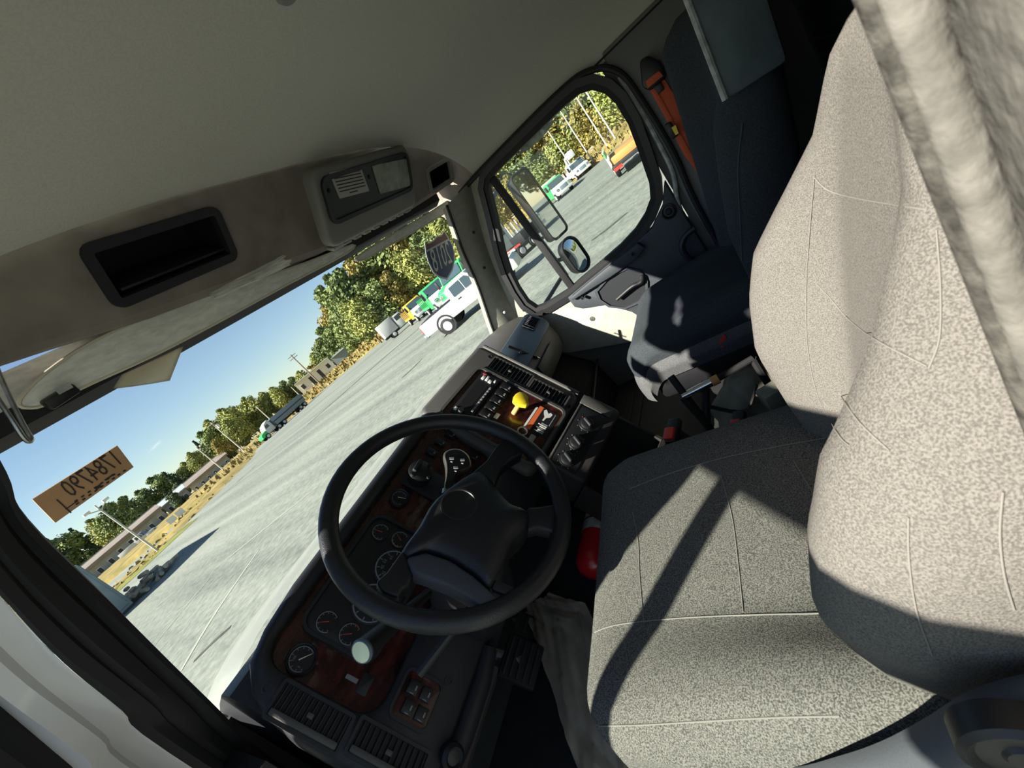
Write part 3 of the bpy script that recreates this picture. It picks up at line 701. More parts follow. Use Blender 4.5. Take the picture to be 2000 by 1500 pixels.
# yellow parking brake knob
H4 = Fr(D2.pt(0, 0, .048), D2.u, D2.v); ka, kb = H4.uv(1018, 782); kb0 = D2.uv(1003, 808)
yk = part(dash, 'brake_knob', MB().prism([H4.pt(ka+x*.026, kb+y*.026, -.008) for x, y in ((-1, .2), (-.85, .8), (-.3, 1.0), (.25, 1.0), (.9, .75), (1, .1), (.85, -.5), (.3, -.72), (.0, -1.1), (-.6, -1.05), (-.85, -.45))], H4.n*.018, .004, 2), 'yellow', 'yellow parking brake pull knob')
part(yk, 'knob_stem', MB().cyl(D2.pt(kb0[0], kb0[1], 0), H4.pt(ka, kb, -.006), .009, .008), 'amber_print')
# instruction label
mb = MB(); fslab(mb, D2, rrect(-.215, -.330, -.108, -.246, .002), .002, .0026); lb = part(dash, 'instruction_label', mb, 'black_plastic', 'instruction label with orange strip')
part(lb, 'orange_strip', fslab(MB(), D2, rrect(-.213, -.272, -.110, -.257, .001), .0026, .003), 'orange_print')
part(lb, 'white_strip', fslab(MB(), D2, rrect(-.213, -.255, -.120, -.248, .001), .0026, .003), 'white_print')
part(lb, 'key_mark', MB().prism([D2.pt(a, b, .0028) for a, b in ((-.112, -.283), (-.120, -.277), (-.130, -.281), (-.142, -.290), (-.158, -.289), (-.158, -.294), (-.142, -.297), (-.134, -.307), (-.120, -.309), (-.116, -.300), (-.124, -.295))], D2.n*.0004), 'white_print')
for k in range(6):
    part(lb, 'print_bar', MB().box(D2.pt(-.168-.007*k, -.303+.004*(k % 2), .003), (.003 if k % 2 else .0045, .030 if k % 2 else .022, .0006), D2.R()), 'white_print' if k % 3 else 'grey_print')
part(lb, 'print_bar', MB().box(D2.pt(-.14, -.318, .003), (.05, .003, .0006), D2.R()), 'grey_print')
a, b = D2.uv(1020, 844)
part(dash, 'lighter_socket', MB().lathe(D2.pt(a, b, 0), D2.n, [(.017, 0), (.017, .008), (.0125, .008), (.0115, -.01), (0, -.01)], 22), 'dull_metal')
a, b = D2.uv(1039, 857); part(dash, 'socket_cap', MB().box(D2.pt(a, b, .005), (.022, .018, .010), D2.R(), .003), 'plate_metal')
vent(D2, (-.066, -.176, -.012, -.024), 11, m='dash_grey'); vent(D2, (-.070, -.322, -.022, -.190), 10, m='dash_grey')
screw(D2, -.018, -.006); screw(D2, -.055, -.338)
part(dash, 'stack_edge_trim', MB().tube([D2.pt(.012, .04, .002), D2.pt(.012, -.15, .002), D2.pt(.012, -.345, .002)], .007, 8), 'dash_grey')
# climate control box below
mb = MB(); cb = rrect(-.292, -.500, .018, -.366, .02, 4)
mb.loft([[D2.pt(a, b, c) for a, b in poly] for poly, c in ((cb, -.13), (cb, .004), (offset(cb, -.004), .013), (offset(cb, -.010), .015))]); part(dash, 'climate_box', mb, 'shroud', ang=.9)
part(dash, 'climate_sunlit_edge', MB().box(D2.pt(-.013, -.420, .016), (.040, .11, .004), D2.R(), .002), 'dash_grey')  # two lighter grey strips: sunlight on the box edges, put into the colour
part(dash, 'climate_sunlit_edge', MB().box(D2.pt(-.16, -.372, .015), (.25, .007, .006), D2.R(), .002), 'dash_grey')
mb = MB(); fslab(mb, D2, rrect(-.285, -.462, -.040, -.378, .008), .015, .017, .0008); part(dash, 'climate_panel', mb, 'black_plastic')
for px, hot in (((1133, 829), 1), ((1109, 863), 0), ((1088, 893), 0)):
    a, b = D2.uv(*px); b = -.420
    kn = part(dash, 'climate_knob', MB().lathe(D2.pt(a, b, .017), D2.n, [(.026, 0), (.025, .003), (.021, .004), (.020, .012), (.016, .014), (0, .014)], 26), 'black_plastic')
    part(kn, 'knob_grip', MB().box(D2.pt(a, b, .033), (.010, .034, .012), D2.R() @ Matrix.Rotation(-.5, 3, 'Z'), .003), 'dark_plastic')
    for t in range(7):
        q = math.radians(210-40*t); part(kn, 'dial_mark', MB().box(D2.pt(a+.030*math.cos(q), b+.030*math.sin(q), .0175), (.003, .003, .0008), D2.R()), 'bluegrey' if hot and t < 4 else ('red_print' if hot else 'grey_print'))
# open bin under the climate box
mb = MB()
for c0, c1, s_ in (((-.292, -.66), (-.282, -.50), 0), ((.008, -.66), (.018, -.50), 0), ((-.292, -.67), (.018, -.655), 0)):
    fslab(mb, D2, rrect(c0[0], c0[1], c1[0], c1[1], .001), -.14, -.015)
fslab(mb, D2, rrect(-.292, -.67, .018, -.50, .001), -.15, -.14)
part(dash, 'storage_bin', mb, 'shroud', 'open storage bin')
# passenger side pod
def psec(x, s=1., d=0):
    c = V((1.12, -.52)); pr = [(1.34, -.38), (1.20, -.365), (1.08, -.375), (1.01, -.415), (.965, -.49), (.955, -.57), (.975, -.635), (1.03, -.675), (1.34, -.70)]
    return [(x, c.x+(y-c.x)*s+d, c.y+(z-c.y)*s) for y, z in pr]
part(dash, 'passenger_pod', MB().loft([psec(1.10), psec(1.3), psec(1.6), psec(1.74, .99), psec(1.785, .96), psec(1.81, .88, .01), psec(1.82, .72, .03)]), 'dash_grey', ang=.9)
PT = Fr((0, 1.008, -.4175), (1, 0, 0), (0, .07, .045))
PT = Fr((0, 1.0105, -.413), (1, 0, 0), (0, .045, .075))
lid = [PT.uv(*p) for p in ((990, 675), (1016, 640), (1036, 630), (1056, 634), (1064, 646), (1056, 668), (1038, 700))]
mb = MB(); PT2 = Fr((1.55, .985, -.448), (1, 0, 0), (0, .055, .080))
part(dash, 'pod_lid', fslab(MB(), PT2, rrect(-.21, -.055, .235, .075, .05, 5), -.01, .008, .004), 'bluegrey', 'smooth dark lid on the passenger pod')
vent(PT2, (.10, .00, .20, .050), 1, tab=False, c0=.009)
for k in range(7): part(dash, 'pod_vent_rib', MB().box(PT2.pt(.11+k*.0135, .025, .014), (.003, .046, .008), PT2.R(), .001), 'black_plastic')
part(dash, 'pod_groove', MB().box((1.55, .951, -.56), (.22, .006, .05), None, .002), 'dark_plastic')
# lower edge of the driver side
part(dash, 'lower_edge', MB().tube([(.12, .812, -.665), (.2, .806, -.672), (.30, .806, -.672), (.36, .812, -.665)], .022, 12), 'dash_dark')
part(dash, 'lower_cover', MB().loft([[(x, .81, -.66), (x, .80, -.70), (x, .86, -.76), (x, 1.1, -.80), (x, 1.1, -.66)] for x in (.12, .20, .34)]), 'shroud')
a_ = on(884, 1478, 'y', .79); part(dash, 'release_knob', MB().lathe(a_, (-.2, -.9, .2), [(.022, -.01), (.022, .004), (.016, .010), (.012, .006), (0, .008)], 18), 'black_plastic')
fin(dash)

# ballpoint pen lying on the pod
a_ = V((1.30, .955, -.378)); 
pen = thing('pen', 'black pen with silver tip lying on the passenger side of the dash', 'pen')
pA, pB = on(992, 676, 'y', .98), on(1054, 700, 'y', .955)
part(pen, 'pen_barrel', MB().tube([pA, pA.lerp(pB, .5), pA.lerp(pB, .9)], .0065, 10), 'black_plastic')
part(pen, 'pen_tip', MB().cyl(pA.lerp(pB, .88), pB, .005, .002, 10), 'chrome')
part(pen, 'pen_clip', MB().box(pA.lerp(pB, .45)+V((0, -.004, .012)), (.06, .005, .004), None, .001), 'black_plastic')
fin(pen)

# ------------------------------------------------------------------ steering wheel and column
TH = math.radians(48)
WF = Fr((.439, .629, -.317), (1, 0, 0), (0, math.cos(TH), math.sin(TH)))
sw = thing('steering_wheel', 'black four-spoke steering wheel with worn rim in front of the driver seat', 'steering wheel')
mb = MB(); N = 64
mb.tube([WF.pt(.2115*math.cos(2*math.pi*k/N), .2115*math.sin(2*math.pi*k/N)) for k in range(N)], .0168, 14, closed=True); part(sw, 'rim', mb, 'wheel_black', ang=2)
PAD = [WF.uv(*q) for q in ((925, 918), (952, 926), (966, 945), (1000, 982), (1036, 998), (1033, 1032), (1006, 1060), (992, 1095), (976, 1130), (955, 1150), (925, 1124), (880, 1094), (832, 1078), (792, 1088), (783, 1072), (815, 1028), (850, 972))]
mb = MB(); pp = catmull([(a, b, 0) for a, b in PAD], 3, True); cpa = V((-.015, -.055, 0))
mb.loft([[WF.pt(*(cpa+(p-cpa)*k).xy, c) for p in pp] for k, c in ((.96, -.06), (1.0, -.035), (1.0, -.014), (.97, -.004), (.90, .004), (.7, .010), (.4, .013), (.1, .014))]); part(sw, 'hub_pad', mb, 'wheel_black', ang=1.2)
def spoke(pts, c0, c1, m, nm='spoke', bev=.006): part(sw, nm, MB().prism([WF.pt(a, b, c0) for a, b in pts], WF.n*(c1-c0), bev, 3), m)
PX = lambda *q: [WF.uv(*p) for p in q]
spoke(PX((922, 922), (950, 930), (966, 946), (978, 915), (1000, 896), (1022, 884), (1014, 868), (985, 852), (968, 872), (950, 898)), -.032, .0, 'wheel_black')
spoke(PX((1030, 990), (1030, 1036), (1052, 1030), (1076, 1036), (1092, 1056), (1104, 1030), (1104, 990), (1092, 968), (1080, 984), (1056, 988)), -.032, .0, 'wheel_black')
spoke(PX((786, 1072), (800, 1095), (806, 1124), (800, 1142), (786, 1152), (778, 1168), (748, 1158), (732, 1136), (755, 1116)), -.032, .0, 'wheel_black')
spoke(PX((792, 1090), (832, 1080), (880, 1096), (925, 1126), (952, 1150), (968, 1164), (978, 1182), (958, 1196), (938, 1188), (916, 1172), (876, 1150), (830, 1132), (806, 1124)), -.030, .006, 'wheel_grey', 'spoke_cover', .008)
part(sw, 'emblem', MB().lathe(WF.pt(-.008, -.020, .010), WF.n, [(.034, 0), (.034, .004), (.031, .0045), (.030, .003), (0, .003)], 30), 'black_plastic', 'round raised emblem')
part(sw, 'emblem_ring', MB().lathe(WF.pt(-.008, -.020, .0135), WF.n, [(.034, 0), (.034, .002), (.031, .002), (.031, 0)], 30, False), 'dark_plastic')
part(sw, 'hub_stem', MB().cyl(WF.pt(0, -.03, -.10), WF.pt(0, -.03, -.03), .05, .07, 20), 'black_plastic')
part(sw, 'thumb_button', MB().box(WF.pt(-.115, -.145, -.005), (.018, .034, .012), WF.R(), .005), 'dark_plastic')
fin(sw)
sc = thing('steering_column', 'dark steering column shroud behind the steering wheel', 'column')
secs = []
for s_, ru, rv, dv in ((-.095, .060, .060, -.03), (-.12, .070, .070, -.035), (-.18, .078, .080, -.04), (-.28, .080, .085, -.045), (-.36, .075, .085, -.05)):
    secs.append([WF.pt(ru*math.cos(t*math.pi/12), dv+rv*math.sin(t*math.pi/12), s_) for t in range(24)])
part(sc, 'column_shroud', MB().loft(secs), 'shroud', ang=1)
part(sc, 'lower_shroud', MB().loft([[(x, y, z) for x, y, z in ((.36-d, .80, -.50), (.36-d, .78, -.60-d), (.40, .83, -.68-d), (.50, .83, -.68-d), (.54+d, .78, -.60-d), (.54+d, .80, -.50))] if False else [(.36, .76+d, -.50-d*.9), (.36, .73+d, -.57-d*.9), (.40, .74+d, -.62-d*.9), (.48, .74+d, -.62-d*.9), (.52, .73+d, -.57-d*.9), (.52, .76+d, -.50-d*.9)] for d in (0, .06, .14)], bev=.01), 'dash_dark')
# turn signal stalk
t0 = on(800, 1190, 'y', .735); t1 = on(707, 1272, 'y', .69); dv_ = (t1-t0)
st_ = part(sc, 'signal_stalk', MB().tube([t0-dv_*.5, t0, t0.lerp(t1, .5), t1], [.009, .011, .015, .0175], 16), 'black_plastic', 'thick black signal stalk')
part(st_, 'stalk_collar', MB().lathe(t1, dv_, [(.0175, -.004), (.0185, 0), (.017, .003), (.015, .003)], 22, False), 'bluegrey')
part(st_, 'stalk_tip', MB().lathe(t1, dv_, [(.016, 0), (.0155, .003), (.010, .004), (0, .0042)], 22), 'stalk_tip', 'pale green stalk end button')
ts = on(905, 1205, 'y', .70); part(sc, 'tilt_lever', MB().tube([ts+V((-.10, .06, .0)), ts, ts+V((.05, -.03, .0))], [.009, .008, .006], 10), 'dark_plastic')
fin(sc)
# pear-shaped hand control lever
hl = thing('hand_lever', 'pear-shaped black and silver hand control lever with white marks beside the steering wheel', 'lever')
GL = Fr(on(895, 905, 'y', .77), (1, 0, 0), (0, .62, .78))
def gpx(pts): return [GL.uv(*p) for p in pts]
pear = gpx([(866, 887), (872, 878), (886, 874), (902, 876), (915, 886), (921, 900), (920, 912), (908, 917), (896, 922), (888, 934), (882, 948), (874, 960), (866, 962), (868, 945), (871, 925), (870, 905)])
pr = [p.xy for p in catmull([(a, b, 0) for a, b in pear], 3, True)]; pc = V((sum(p.x for p in pr)/len(pr), sum(p.y for p in pr)/len(pr)))
part(hl, 'lever_body', MB().loft([[GL.pt(*(pc+(p-pc)*k), c) for p in pr] for k, c in ((.8, -.028), (1, -.018), (1.0, -.006), (.93, .0), (.86, .0015))]), 'brass_dark', 'silver lever rim', ang=1)
part(hl, 'lever_face', MB().prism([GL.pt(*(pc+(p-pc)*.84), .001) for p in pr], GL.n*.002), 'black_plastic')
for px in ((882, 897), (903, 900), (890, 915)):
    a, b = GL.uv(*px); part(hl, 'lever_mark', MB().box(GL.pt(a, b, .0035), (.006, .010, .001), GL.R() @ Matrix.Rotation(.5, 3, 'Z')), 'white_print')
    part(hl, 'lever_mark', MB().box(GL.pt(a-.009, b-.004, .0035), (.003, .005, .001), GL.R()), 'white_print')
part(hl, 'lever_stem', MB().tube([GL.pt(*GL.uv(873, 950), -.012), GL.pt(*GL.uv(868, 972), -.02), V((.50, .73, -.42))], [.010, .009, .009], 10), 'dull_metal')
fin(hl)
# ------------------------------------------------------------------ driver seat
def cushion(x0, x1, y0, y1, ztop, h, crown=.018, nose=.045, bol=.03, nu=30, nv=30, skew=0., rise=0., edge=.03):
    """top and sides of a seat cushion, nose rolled over at the front (y1)"""
    xc = (x0+x1)/2; hw = (x1-x0)/2
    def top(s, t):
        a = -1+2*s; b = t
        e = 1-abs(a)**6*.35
        y = y0+(y1+skew*(a*.5+.5)-.05*max(0, (abs(a)-.7)/.3)**2.5-y0)*b; x = xc+hw*a
        z = ztop+crown*(1-a*a)*math.sin(math.pi*min(1, b*1.05))+(bol*(1-.8*b)+(rise*(1-b) if a < 0 else 0))*smooth((abs(a)-.40)/.38)*(1-smooth((abs(a)-.86)/.14))
        z -= nose*max(0, (b-.88)/.12)**2
        z -= edge*max(0, (abs(a)-.86)/.14)**2.4
        return x, y, z
    def f(s, t):
        # wrap: s runs from the left bottom edge over the top to the right bottom edge
        if s < .12: q = s/.12; x, y, z = top(0, t); return (x+.012*(1-q), y, z-h*(1-q))
        if s > .88: q = (s-.88)/.12; x, y, z = top(1, t); return (x-.012*q, y, z-h*q)
        return top((s-.12)/.76, t)
    mb = MB(); rows = []
    ss = [0, .03, .06, .09]+[.12+.76*i/nu for i in range(nu+1)]+[.91, .94, .97, 1]
    for j in range(nv+1): rows.append([f(s, j/nv) for s in ss])
    # front face
    fr = rows[-1]
    for k in range(1, 5):
        q = k/4; rows.append([(x, y+.018*math.sin(q*math.pi/2)*(1-q*.6), z-(h-(ztop-z)*0)*q*1.0 if False else z+( (ztop-nose-.045-h)-z)*q) for x, y, z in fr])
    mb.loft(rows, closed=False, caps=False); return mb
def backrest(xc, hwf, yf, z0, z1, wing, depth, nu=30, nv=34, wing2=None):
    rows = []
    for j in range(nv+1):
        z = z0+(z1-z0)*j/nv; hw = hwf(z); row = []
        edge = 1-smooth((z-(z1-.07))/.07)*.0
        topr = max(0, (z-(z1-.06))/.06)
        for i in range(nu+1):
            a = -1+2*i/nu; w = (wing2 if wing2 and a > 0 else wing)(z)*smooth((abs(a)-.42)/.34)
            y = yf(z)+w-.055*max(0, (abs(a)-.82)/.18)**2.3-.06*topr**2.2
            row.append((xc+hw*a, y, z))
        rr = [(xc+hw, row[-1][1]-depth*.35, z), (xc+hw*.97, yf(z)-depth*.8, z), (xc+hw*.8, yf(z)-depth, z), (xc-hw*.8, yf(z)-depth, z), (xc-hw*.97, yf(z)-depth*.8, z), (xc-hw, row[0][1]-depth*.35, z)]
        rows.append(row+rr)
    mb = MB(); mb.loft(rows); return mb
DS = thing('suspension_seat', 'grey tweed driver seat with a sunlit backrest at the open door', 'seat')
cu_o = part(DS, 'seat_cushion', cushion(.180, .735, -.02, .448, -.560, .16, skew=.064, rise=.055, nose=.016, edge=.018, bol=.012), 'tweed', 'grey tweed seat cushion', ang=1.2)
DSW = lambda z: lerp([(-.62, .21), (-.52, .235), (-.40, .262), (-.30, .272), (-.25, .262), (-.205, .235), (-.165, .195), (-.125, .155), (-.08, .11), (-.03, .06)], z)
DSF = lambda z: .035-.27*(z+.55)
DSG = lambda z: lerp([(-.62, .03), (-.50, .075), (-.40, .105), (-.32, .100), (-.26, .085), (-.20, .045), (-.14, .012), (-.05, 0), (.2, 0)], z)
bk_o = part(DS, 'backrest', backrest(.462, DSW, DSF, -.60, -.02, DSG, .13), 'tweed_fine', 'light grey tweed backrest', ang=1.2)
part(DS, 'cushion_pan', MB().bb((.235, .0, -.76), (.70, .42, -.66), .02), 'black_plastic')
SHX = .172
tp = [on(q[0], q[1]+8, 'x', SHX+.016)-V((.016, 0, 0)) for q in ((1250, 1488), (1400, 1496), (1540, 1492), (1640, 1468), (1720, 1440), (1800, 1398), (1880, 1348), (1960, 1318), (2060, 1296))]
bt_ = [V((SHX, p.y-.01, p.z-.09)) for p in tp]
mb = MB(); secs = []
for p, q in zip(catmull(tp, 4), catmull(bt_, 4)): secs.append([p+V((.016, 0, .0)), p+V((.008, 0, .003)), p, p+V((-.010, 0, -.012)), p+V((-.012, 0, -.03)), q])
mb.loft(secs, closed=False, caps=False); part(DS, 'side_shield', mb, 'seat_shield', 'grey plastic seat side shield', ang=1)
a_ = on(1998, 1470, 'x', .158); part(DS, 'recline_knob', MB().lathe(a_, (-1, 0, .1), [(.030, -.012), (.030, .004), (.026, .007), (.021, .003), (.010, .003), (.008, .005), (0, .005)], 28), 'black_plastic')
part(DS, 'pedestal', MB().loft([[(.22+d, -.02+d, z), (.70-d, -.02+d, z), (.70-d, .40-d, z), (.22+d, .40-d, z)] for z, d in ((-.74, 0), (-.80, .03), (-.92, .04), (-1.0, .02))], bev=.01), 'black_rubber')
bvc = bvh_of(cu_o); bvb = bvh_of(bk_o)
for px in ([(1146, 1243), (1200, 1222), (1300, 1210), (1400, 1204), (1500, 1201), (1600, 1199), (1700, 1192), (1775, 1187)],
           [(1160, 1418), (1250, 1416), (1350, 1410), (1450, 1404), (1540, 1400), (1640, 1398)],
           [(1230, 955), (1300, 928), (1400, 898), (1500, 876), (1600, 858), (1672, 842)],
           [(1408, 928), (1430, 1010), (1442, 1100), (1452, 1196)],
           [(1236, 1000), (1247, 1060), (1250, 1130), (1258, 1215)],
           [(1550, 900), (1600, 985), (1650, 1080), (1705, 1180)]):
    p = seam_on(bvc, px, .0006)
    if len(p) > 3: part(cu_o, 'seam_piping', MB().tube(p, .0009, 6), 'tweed_seam')
for px in ([(1592, 340), (1582, 450), (1575, 560), (1578, 680), (1600, 780), (1640, 850), (1660, 870)],
           [(1590, 345), (1620, 372), (1680, 388), (1740, 398), (1812, 410)],
           [(1594, 553), (1620, 580), (1660, 625), (1720, 668), (1812, 716)],
           [(1830, 450), (1838, 560), (1836, 660), (1815, 720)],
           [(1638, 765), (1680, 825), (1738, 880)],
           [(1958, 960), (1952, 1040), (1960, 1120), (1980, 1190)],
           [(1775, 1010), (1776, 1090), (1790, 1190), (1820, 1280)]):
    p = seam_on(bvb, px, .0006)
    if len(p) > 3: part(bk_o, 'seam_piping', MB().tube(p, .0005, 6), 'tweed_seam')
fin(DS)

# ------------------------------------------------------------------ passenger seat
PS = thing('passenger_seat', 'dark navy passenger seat in shade by the passenger door', 'seat')
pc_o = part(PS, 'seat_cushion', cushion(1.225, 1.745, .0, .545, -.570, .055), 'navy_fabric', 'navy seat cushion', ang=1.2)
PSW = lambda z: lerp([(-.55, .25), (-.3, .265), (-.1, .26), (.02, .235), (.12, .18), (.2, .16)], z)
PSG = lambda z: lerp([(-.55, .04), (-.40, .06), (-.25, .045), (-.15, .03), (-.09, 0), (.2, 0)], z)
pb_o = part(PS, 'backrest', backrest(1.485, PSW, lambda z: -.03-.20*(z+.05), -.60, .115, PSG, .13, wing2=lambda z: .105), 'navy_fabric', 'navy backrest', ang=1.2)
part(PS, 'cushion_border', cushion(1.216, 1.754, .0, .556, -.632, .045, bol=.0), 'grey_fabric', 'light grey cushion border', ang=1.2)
part(PS, 'cushion_pan', MB().bb((1.24, .0, -.79), (1.73, .50, -.69), .02), 'black_plastic')
part(PS, 'pedestal', MB().loft([[(1.27+d, .0+d, z), (1.70-d, .0+d, z), (1.70-d, .40-d, z), (1.27+d, .40-d, z)] for z, d in ((-.77, 0), (-.85, .03), (-1.0, .02))], bev=.01), 'black_rubber')
hp_ = MB(); hp_.box((1.305, -.100, .03), (.22, .12, .29), Matrix.Rotation(.10, 3, 'X'), .012); part(PS, 'headrest_panel', hp_, 'grey_vinyl', 'blue-grey vinyl head panel with worn edge')
part(PS, 'worn_edge', MB().tube([(1.197, -.026, -.105), (1.197, -.038, .02), (1.197, -.052, .165)], .007, 8), 'worn_white')
bvp = bvh_of(pb_o)
for px in ([(1450, 240), (1442, 330), (1446, 430), (1450, 520)],):
    p = seam_on(bvp, px, .0006)
    if len(p) > 3: part(pb_o, 'seam_piping', MB().tube(p, .0022, 6), 'navy_seam')
part(PS, 'red_tag', MB().prism([on(*q, 'x', 1.222) for q in ((1404, 668), (1414, 652), (1418, 657), (1412, 668), (1412, 678), (1404, 676))], (-.004, 0, 0)), 'red_plastic', 'small red tag')
fin(PS)
# flock-covered door pillar edge right beside the camera
bp_ = thing('wall_pillar', None, None, kind='structure')
part(bp_, 'flocked_weatherstrip', MB().tube([(.178, -.046, z) for z in (-.6, -.3, -.1, 0, .1, .3)], .0074, 16), 'flock', 'grey flocked weatherstrip')
part(bp_, 'weatherstrip_lip', MB().tube([(.166, -.0455, z) for z in (-.6, -.3, -.1, 0, .1, .3)], .0055, 14), 'flock_light')
mb = MB(); mb.loft([[(.170, -.058, z), (.156, -.0475, z), (.120, -.0435, z), (.08, -.050, z), (.06, -.09, z), (.06, -.16, z), (.170, -.16, z)] for z in (-1.0, -.5, 0, .33)], bev=0); part(bp_, 'pillar_cover', mb, 'flock_light', ang=1)
fin(bp_)
# ------------------------------------------------------------------ visors and loose things at the header
VF = Fr((0, 1.012, .30), (1, 0, 0), (0, -.42, .9))
def visor(name, px, label, inset=.008):
    v = thing(name, label, 'sun visor'); P = [VF.uv(*p) for p in px]; P = [p.xy for p in catmull([(a, b, 0) for a, b in P], 3, True)]
    part(v, 'visor_panel', MB().prism([VF.pt(*p, -.012) for p in P], VF.n*.014, .004), 'visor')
    c = V((sum(p.x for p in P)/len(P), sum(p.y for p in P)/len(P)))
    rim = MB(); rim.tube([VF.pt(*p, 0) for p in P], .0035, 6, closed=True); part(v, 'visor_piping', rim, 'note_paper'); return v
v1 = visor('sun_visor', [(38, 790), (45, 772), (90, 728), (180, 668), (300, 615), (450, 563), (600, 512), (688, 478), (676, 495), (560, 556), (420, 632), (300, 694), (180, 748), (90, 790), (52, 796)], 'grey fabric sun visor folded up above the steering wheel')
cl = VF.uv(112, 775); part(v1, 'visor_clip', MB().box(VF.pt(cl[0], cl[1], .012), (.050, .020, .022), VF.R() @ Matrix.Rotation(.1, 3, 'Z'), .004), 'black_plastic')
cl = VF.uv(118, 765); part(v1, 'clip_label', MB().box(VF.pt(cl[0], cl[1]+.006, .024), (.022, .010, .002), VF.R()), 'worn_white')
fin(v1)
v2 = visor('sun_visor', [(700, 500), (760, 462), (840, 415), (903, 374), (908, 380), (890, 402), (830, 440), (770, 474), (708, 508)], 'narrow grey sun visor folded up below the overhead housing'); fin(v2)
def sheet(name, px, F, m, label, cat, n=10, curl=.02, rough=.0, seed=1, c=.004, th=.0008):
    rnd = random.Random(seed); Q = [F.uv(*p) for p in px]; ph = [rnd.uniform(0, 6) for _ in range(6)]
    def f(s, t):
        a = V(Q[0])*(1-s)+V(Q[1])*s; b = V(Q[3])*(1-s)+V(Q[2])*s; q = a*(1-t)+b*t
        h = curl*(s-.5)**2*4*t+rough*(math.sin(9*s+ph[0]+5*t)+math.sin(13*t+ph[1]-7*s)+.6*math.sin(23*s+11*t+ph[2])+.5*math.sin(31*t-17*s+ph[3]))
        return F.pt(q.x, q.y, c+h)
    mb = MB(); mb.grid(f, n, n, th); return single(name, mb, m, label, cat, ang=3)
WP = Fr((0, 1.020, .285), (1, 0, 0), (0, -.25, .9))
sheet('paper_note', [(236, 733), (357, 676), (325, 746), (214, 762)], WP, 'note_paper', 'curled blank paper tucked under the driver sun visor', 'paper', curl=.012)
sheet('plastic_bag', [(396, 578), (548, 500), (553, 524), (412, 590)], Fr((0, .955, .30), (1, 0, 0), (0, -.3, .9)), 'crumpled_film', 'crumpled clear plastic bag hanging from the overhead console lip', 'bag', n=26, rough=.0055, seed=4, c=.014)
wh = [on(*p, 'y', y) for p, y in (((-40, 640), .93), ((5, 745), .93), ((28, 795), .93), ((50, 838), .93), ((61, 856), .925), ((57, 863), .92), ((44, 852), .915), ((20, 815), .91), ((-30, 740), .91))]
single('wire_hook', MB().tube(catmull(wh, 4), .0032, 8), 'dull_metal', 'bent grey metal wire loop hanging by the driver door pillar', 'hook')
# cardboard sign against the windshield, its lettering facing out and seen reversed
CF = Fr((0, 1.075, .17), (1, 0, 0), (0, -.36, .66))
q = [V(CF.uv(*p)) for p in ((62, 975), (228, 870), (260, 912), (107, 1021))]
cs = thing('cardboard_sign', 'brown cardboard sign with reversed handwritten number 1784790 in the windshield', 'sign')
part(cs, 'card', MB().prism([CF.pt(*p, 0) for p in q], CF.n*.002), 'cardboard')
O_ = (q[0]+q[1]+q[2]+q[3])/4; du = ((q[1]-q[0])+(q[2]-q[3])).normalized(); L = ((q[1]-q[0]).length+(q[2]-q[3]).length)/2; Hh = ((q[0]-q[3]).length+(q[1]-q[2]).length)/2
uu = CF.u*du.x+CF.v*du.y; SF = Fr(CF.pt(*O_, .002), uu, CF.n.cross(uu))
text(cs, 'sign_number', '1784790', SF, .015, Hh*.14, Hh*.90, 'ink', .0004, mirror=True, depth=.0002, sx=.70*L/(Hh*3.25), bold=0.)
for k in range(7): part(cs, 'small_print', MB().box(SF.pt(-L*.22+k*.011, -Hh*.30, .0006), (.005, .003, .0004), SF.R()), 'ink')
for k in range(9): part(cs, 'small_print', MB().box(SF.pt(-L*.23+k*.0105, -Hh*.40, .0006), (.005, .003, .0004), SF.R()), 'ink')
part(cs, 'small_print', MB().box(SF.pt(L*.04, -Hh*.34, .0006), (.010, .006, .0004), SF.R()), 'ink'); part(cs, 'small_print', MB().box(SF.pt(L*.20, -Hh*.28, .0006), (.016, .003, .0004), SF.R()), 'ink')
part(cs, 'pen_rule', MB().box(SF.pt(-L*.34, -Hh*.22, .0006), (.002, .035, .0004), SF.R()), 'ink'); part(cs, 'pen_rule', MB().box(SF.pt(-L*.28, -Hh*.33, .0006), (.02, .002, .0004), SF.R()), 'ink')
fin(cs)
# shield sticker
SH = Fr((0, 1.062, .17), (1, 0, 0), (0, -.36, .66))
ss = thing('shield_sticker', 'blue and red highway shield sticker reading 2018 in reverse on the windshield', 'sticker')
outl = [(829, 473), (836, 475), (846, 469), (853, 461), (862, 459), (868, 450), (876, 464), (884, 478), (888, 494), (888, 512), (884, 528), (873, 547), (858, 543), (846, 533), (836, 512), (831, 494)]
P = [V(SH.uv(*p)) for p in outl]; pc = V((sum(p.x for p in P)/len(P), sum(p.y for p in P)/len(P)))
part(ss, 'shield_border', MB().prism([SH.pt(*p, 0) for p in P], SH.n*.0008), 'shield_white')
In = [pc+(p-pc)*.92 for p in P]
def cut(poly, a, b, side):
    out = []; d = b-a; f = lambda p: (d.x*(p.y-a.y)-d.y*(p.x-a.x))*side
    for i in range(len(poly)):
        p, r = poly[i], poly[(i+1) % len(poly)]; fp, fr = f(p), f(r)
        if fp >= 0: out.append(p)
        if fp*fr < 0: out.append(p+(r-p)*(fp/(fp-fr)))
    return out
a_, b_ = V(SH.uv(830, 494)), V(SH.uv(880, 468)); a2, b2 = V(SH.uv(830, 490)), V(SH.uv(880, 464))
part(ss, 'shield_field', MB().prism([SH.pt(*p, .0008) for p in cut(In, a_, b_, -1)], SH.n*.0006), 'shield_blue')
part(ss, 'shield_band', MB().prism([SH.pt(*p, .0008) for p in cut(In, a2, b2, 1)], SH.n*.0006), 'shield_red')
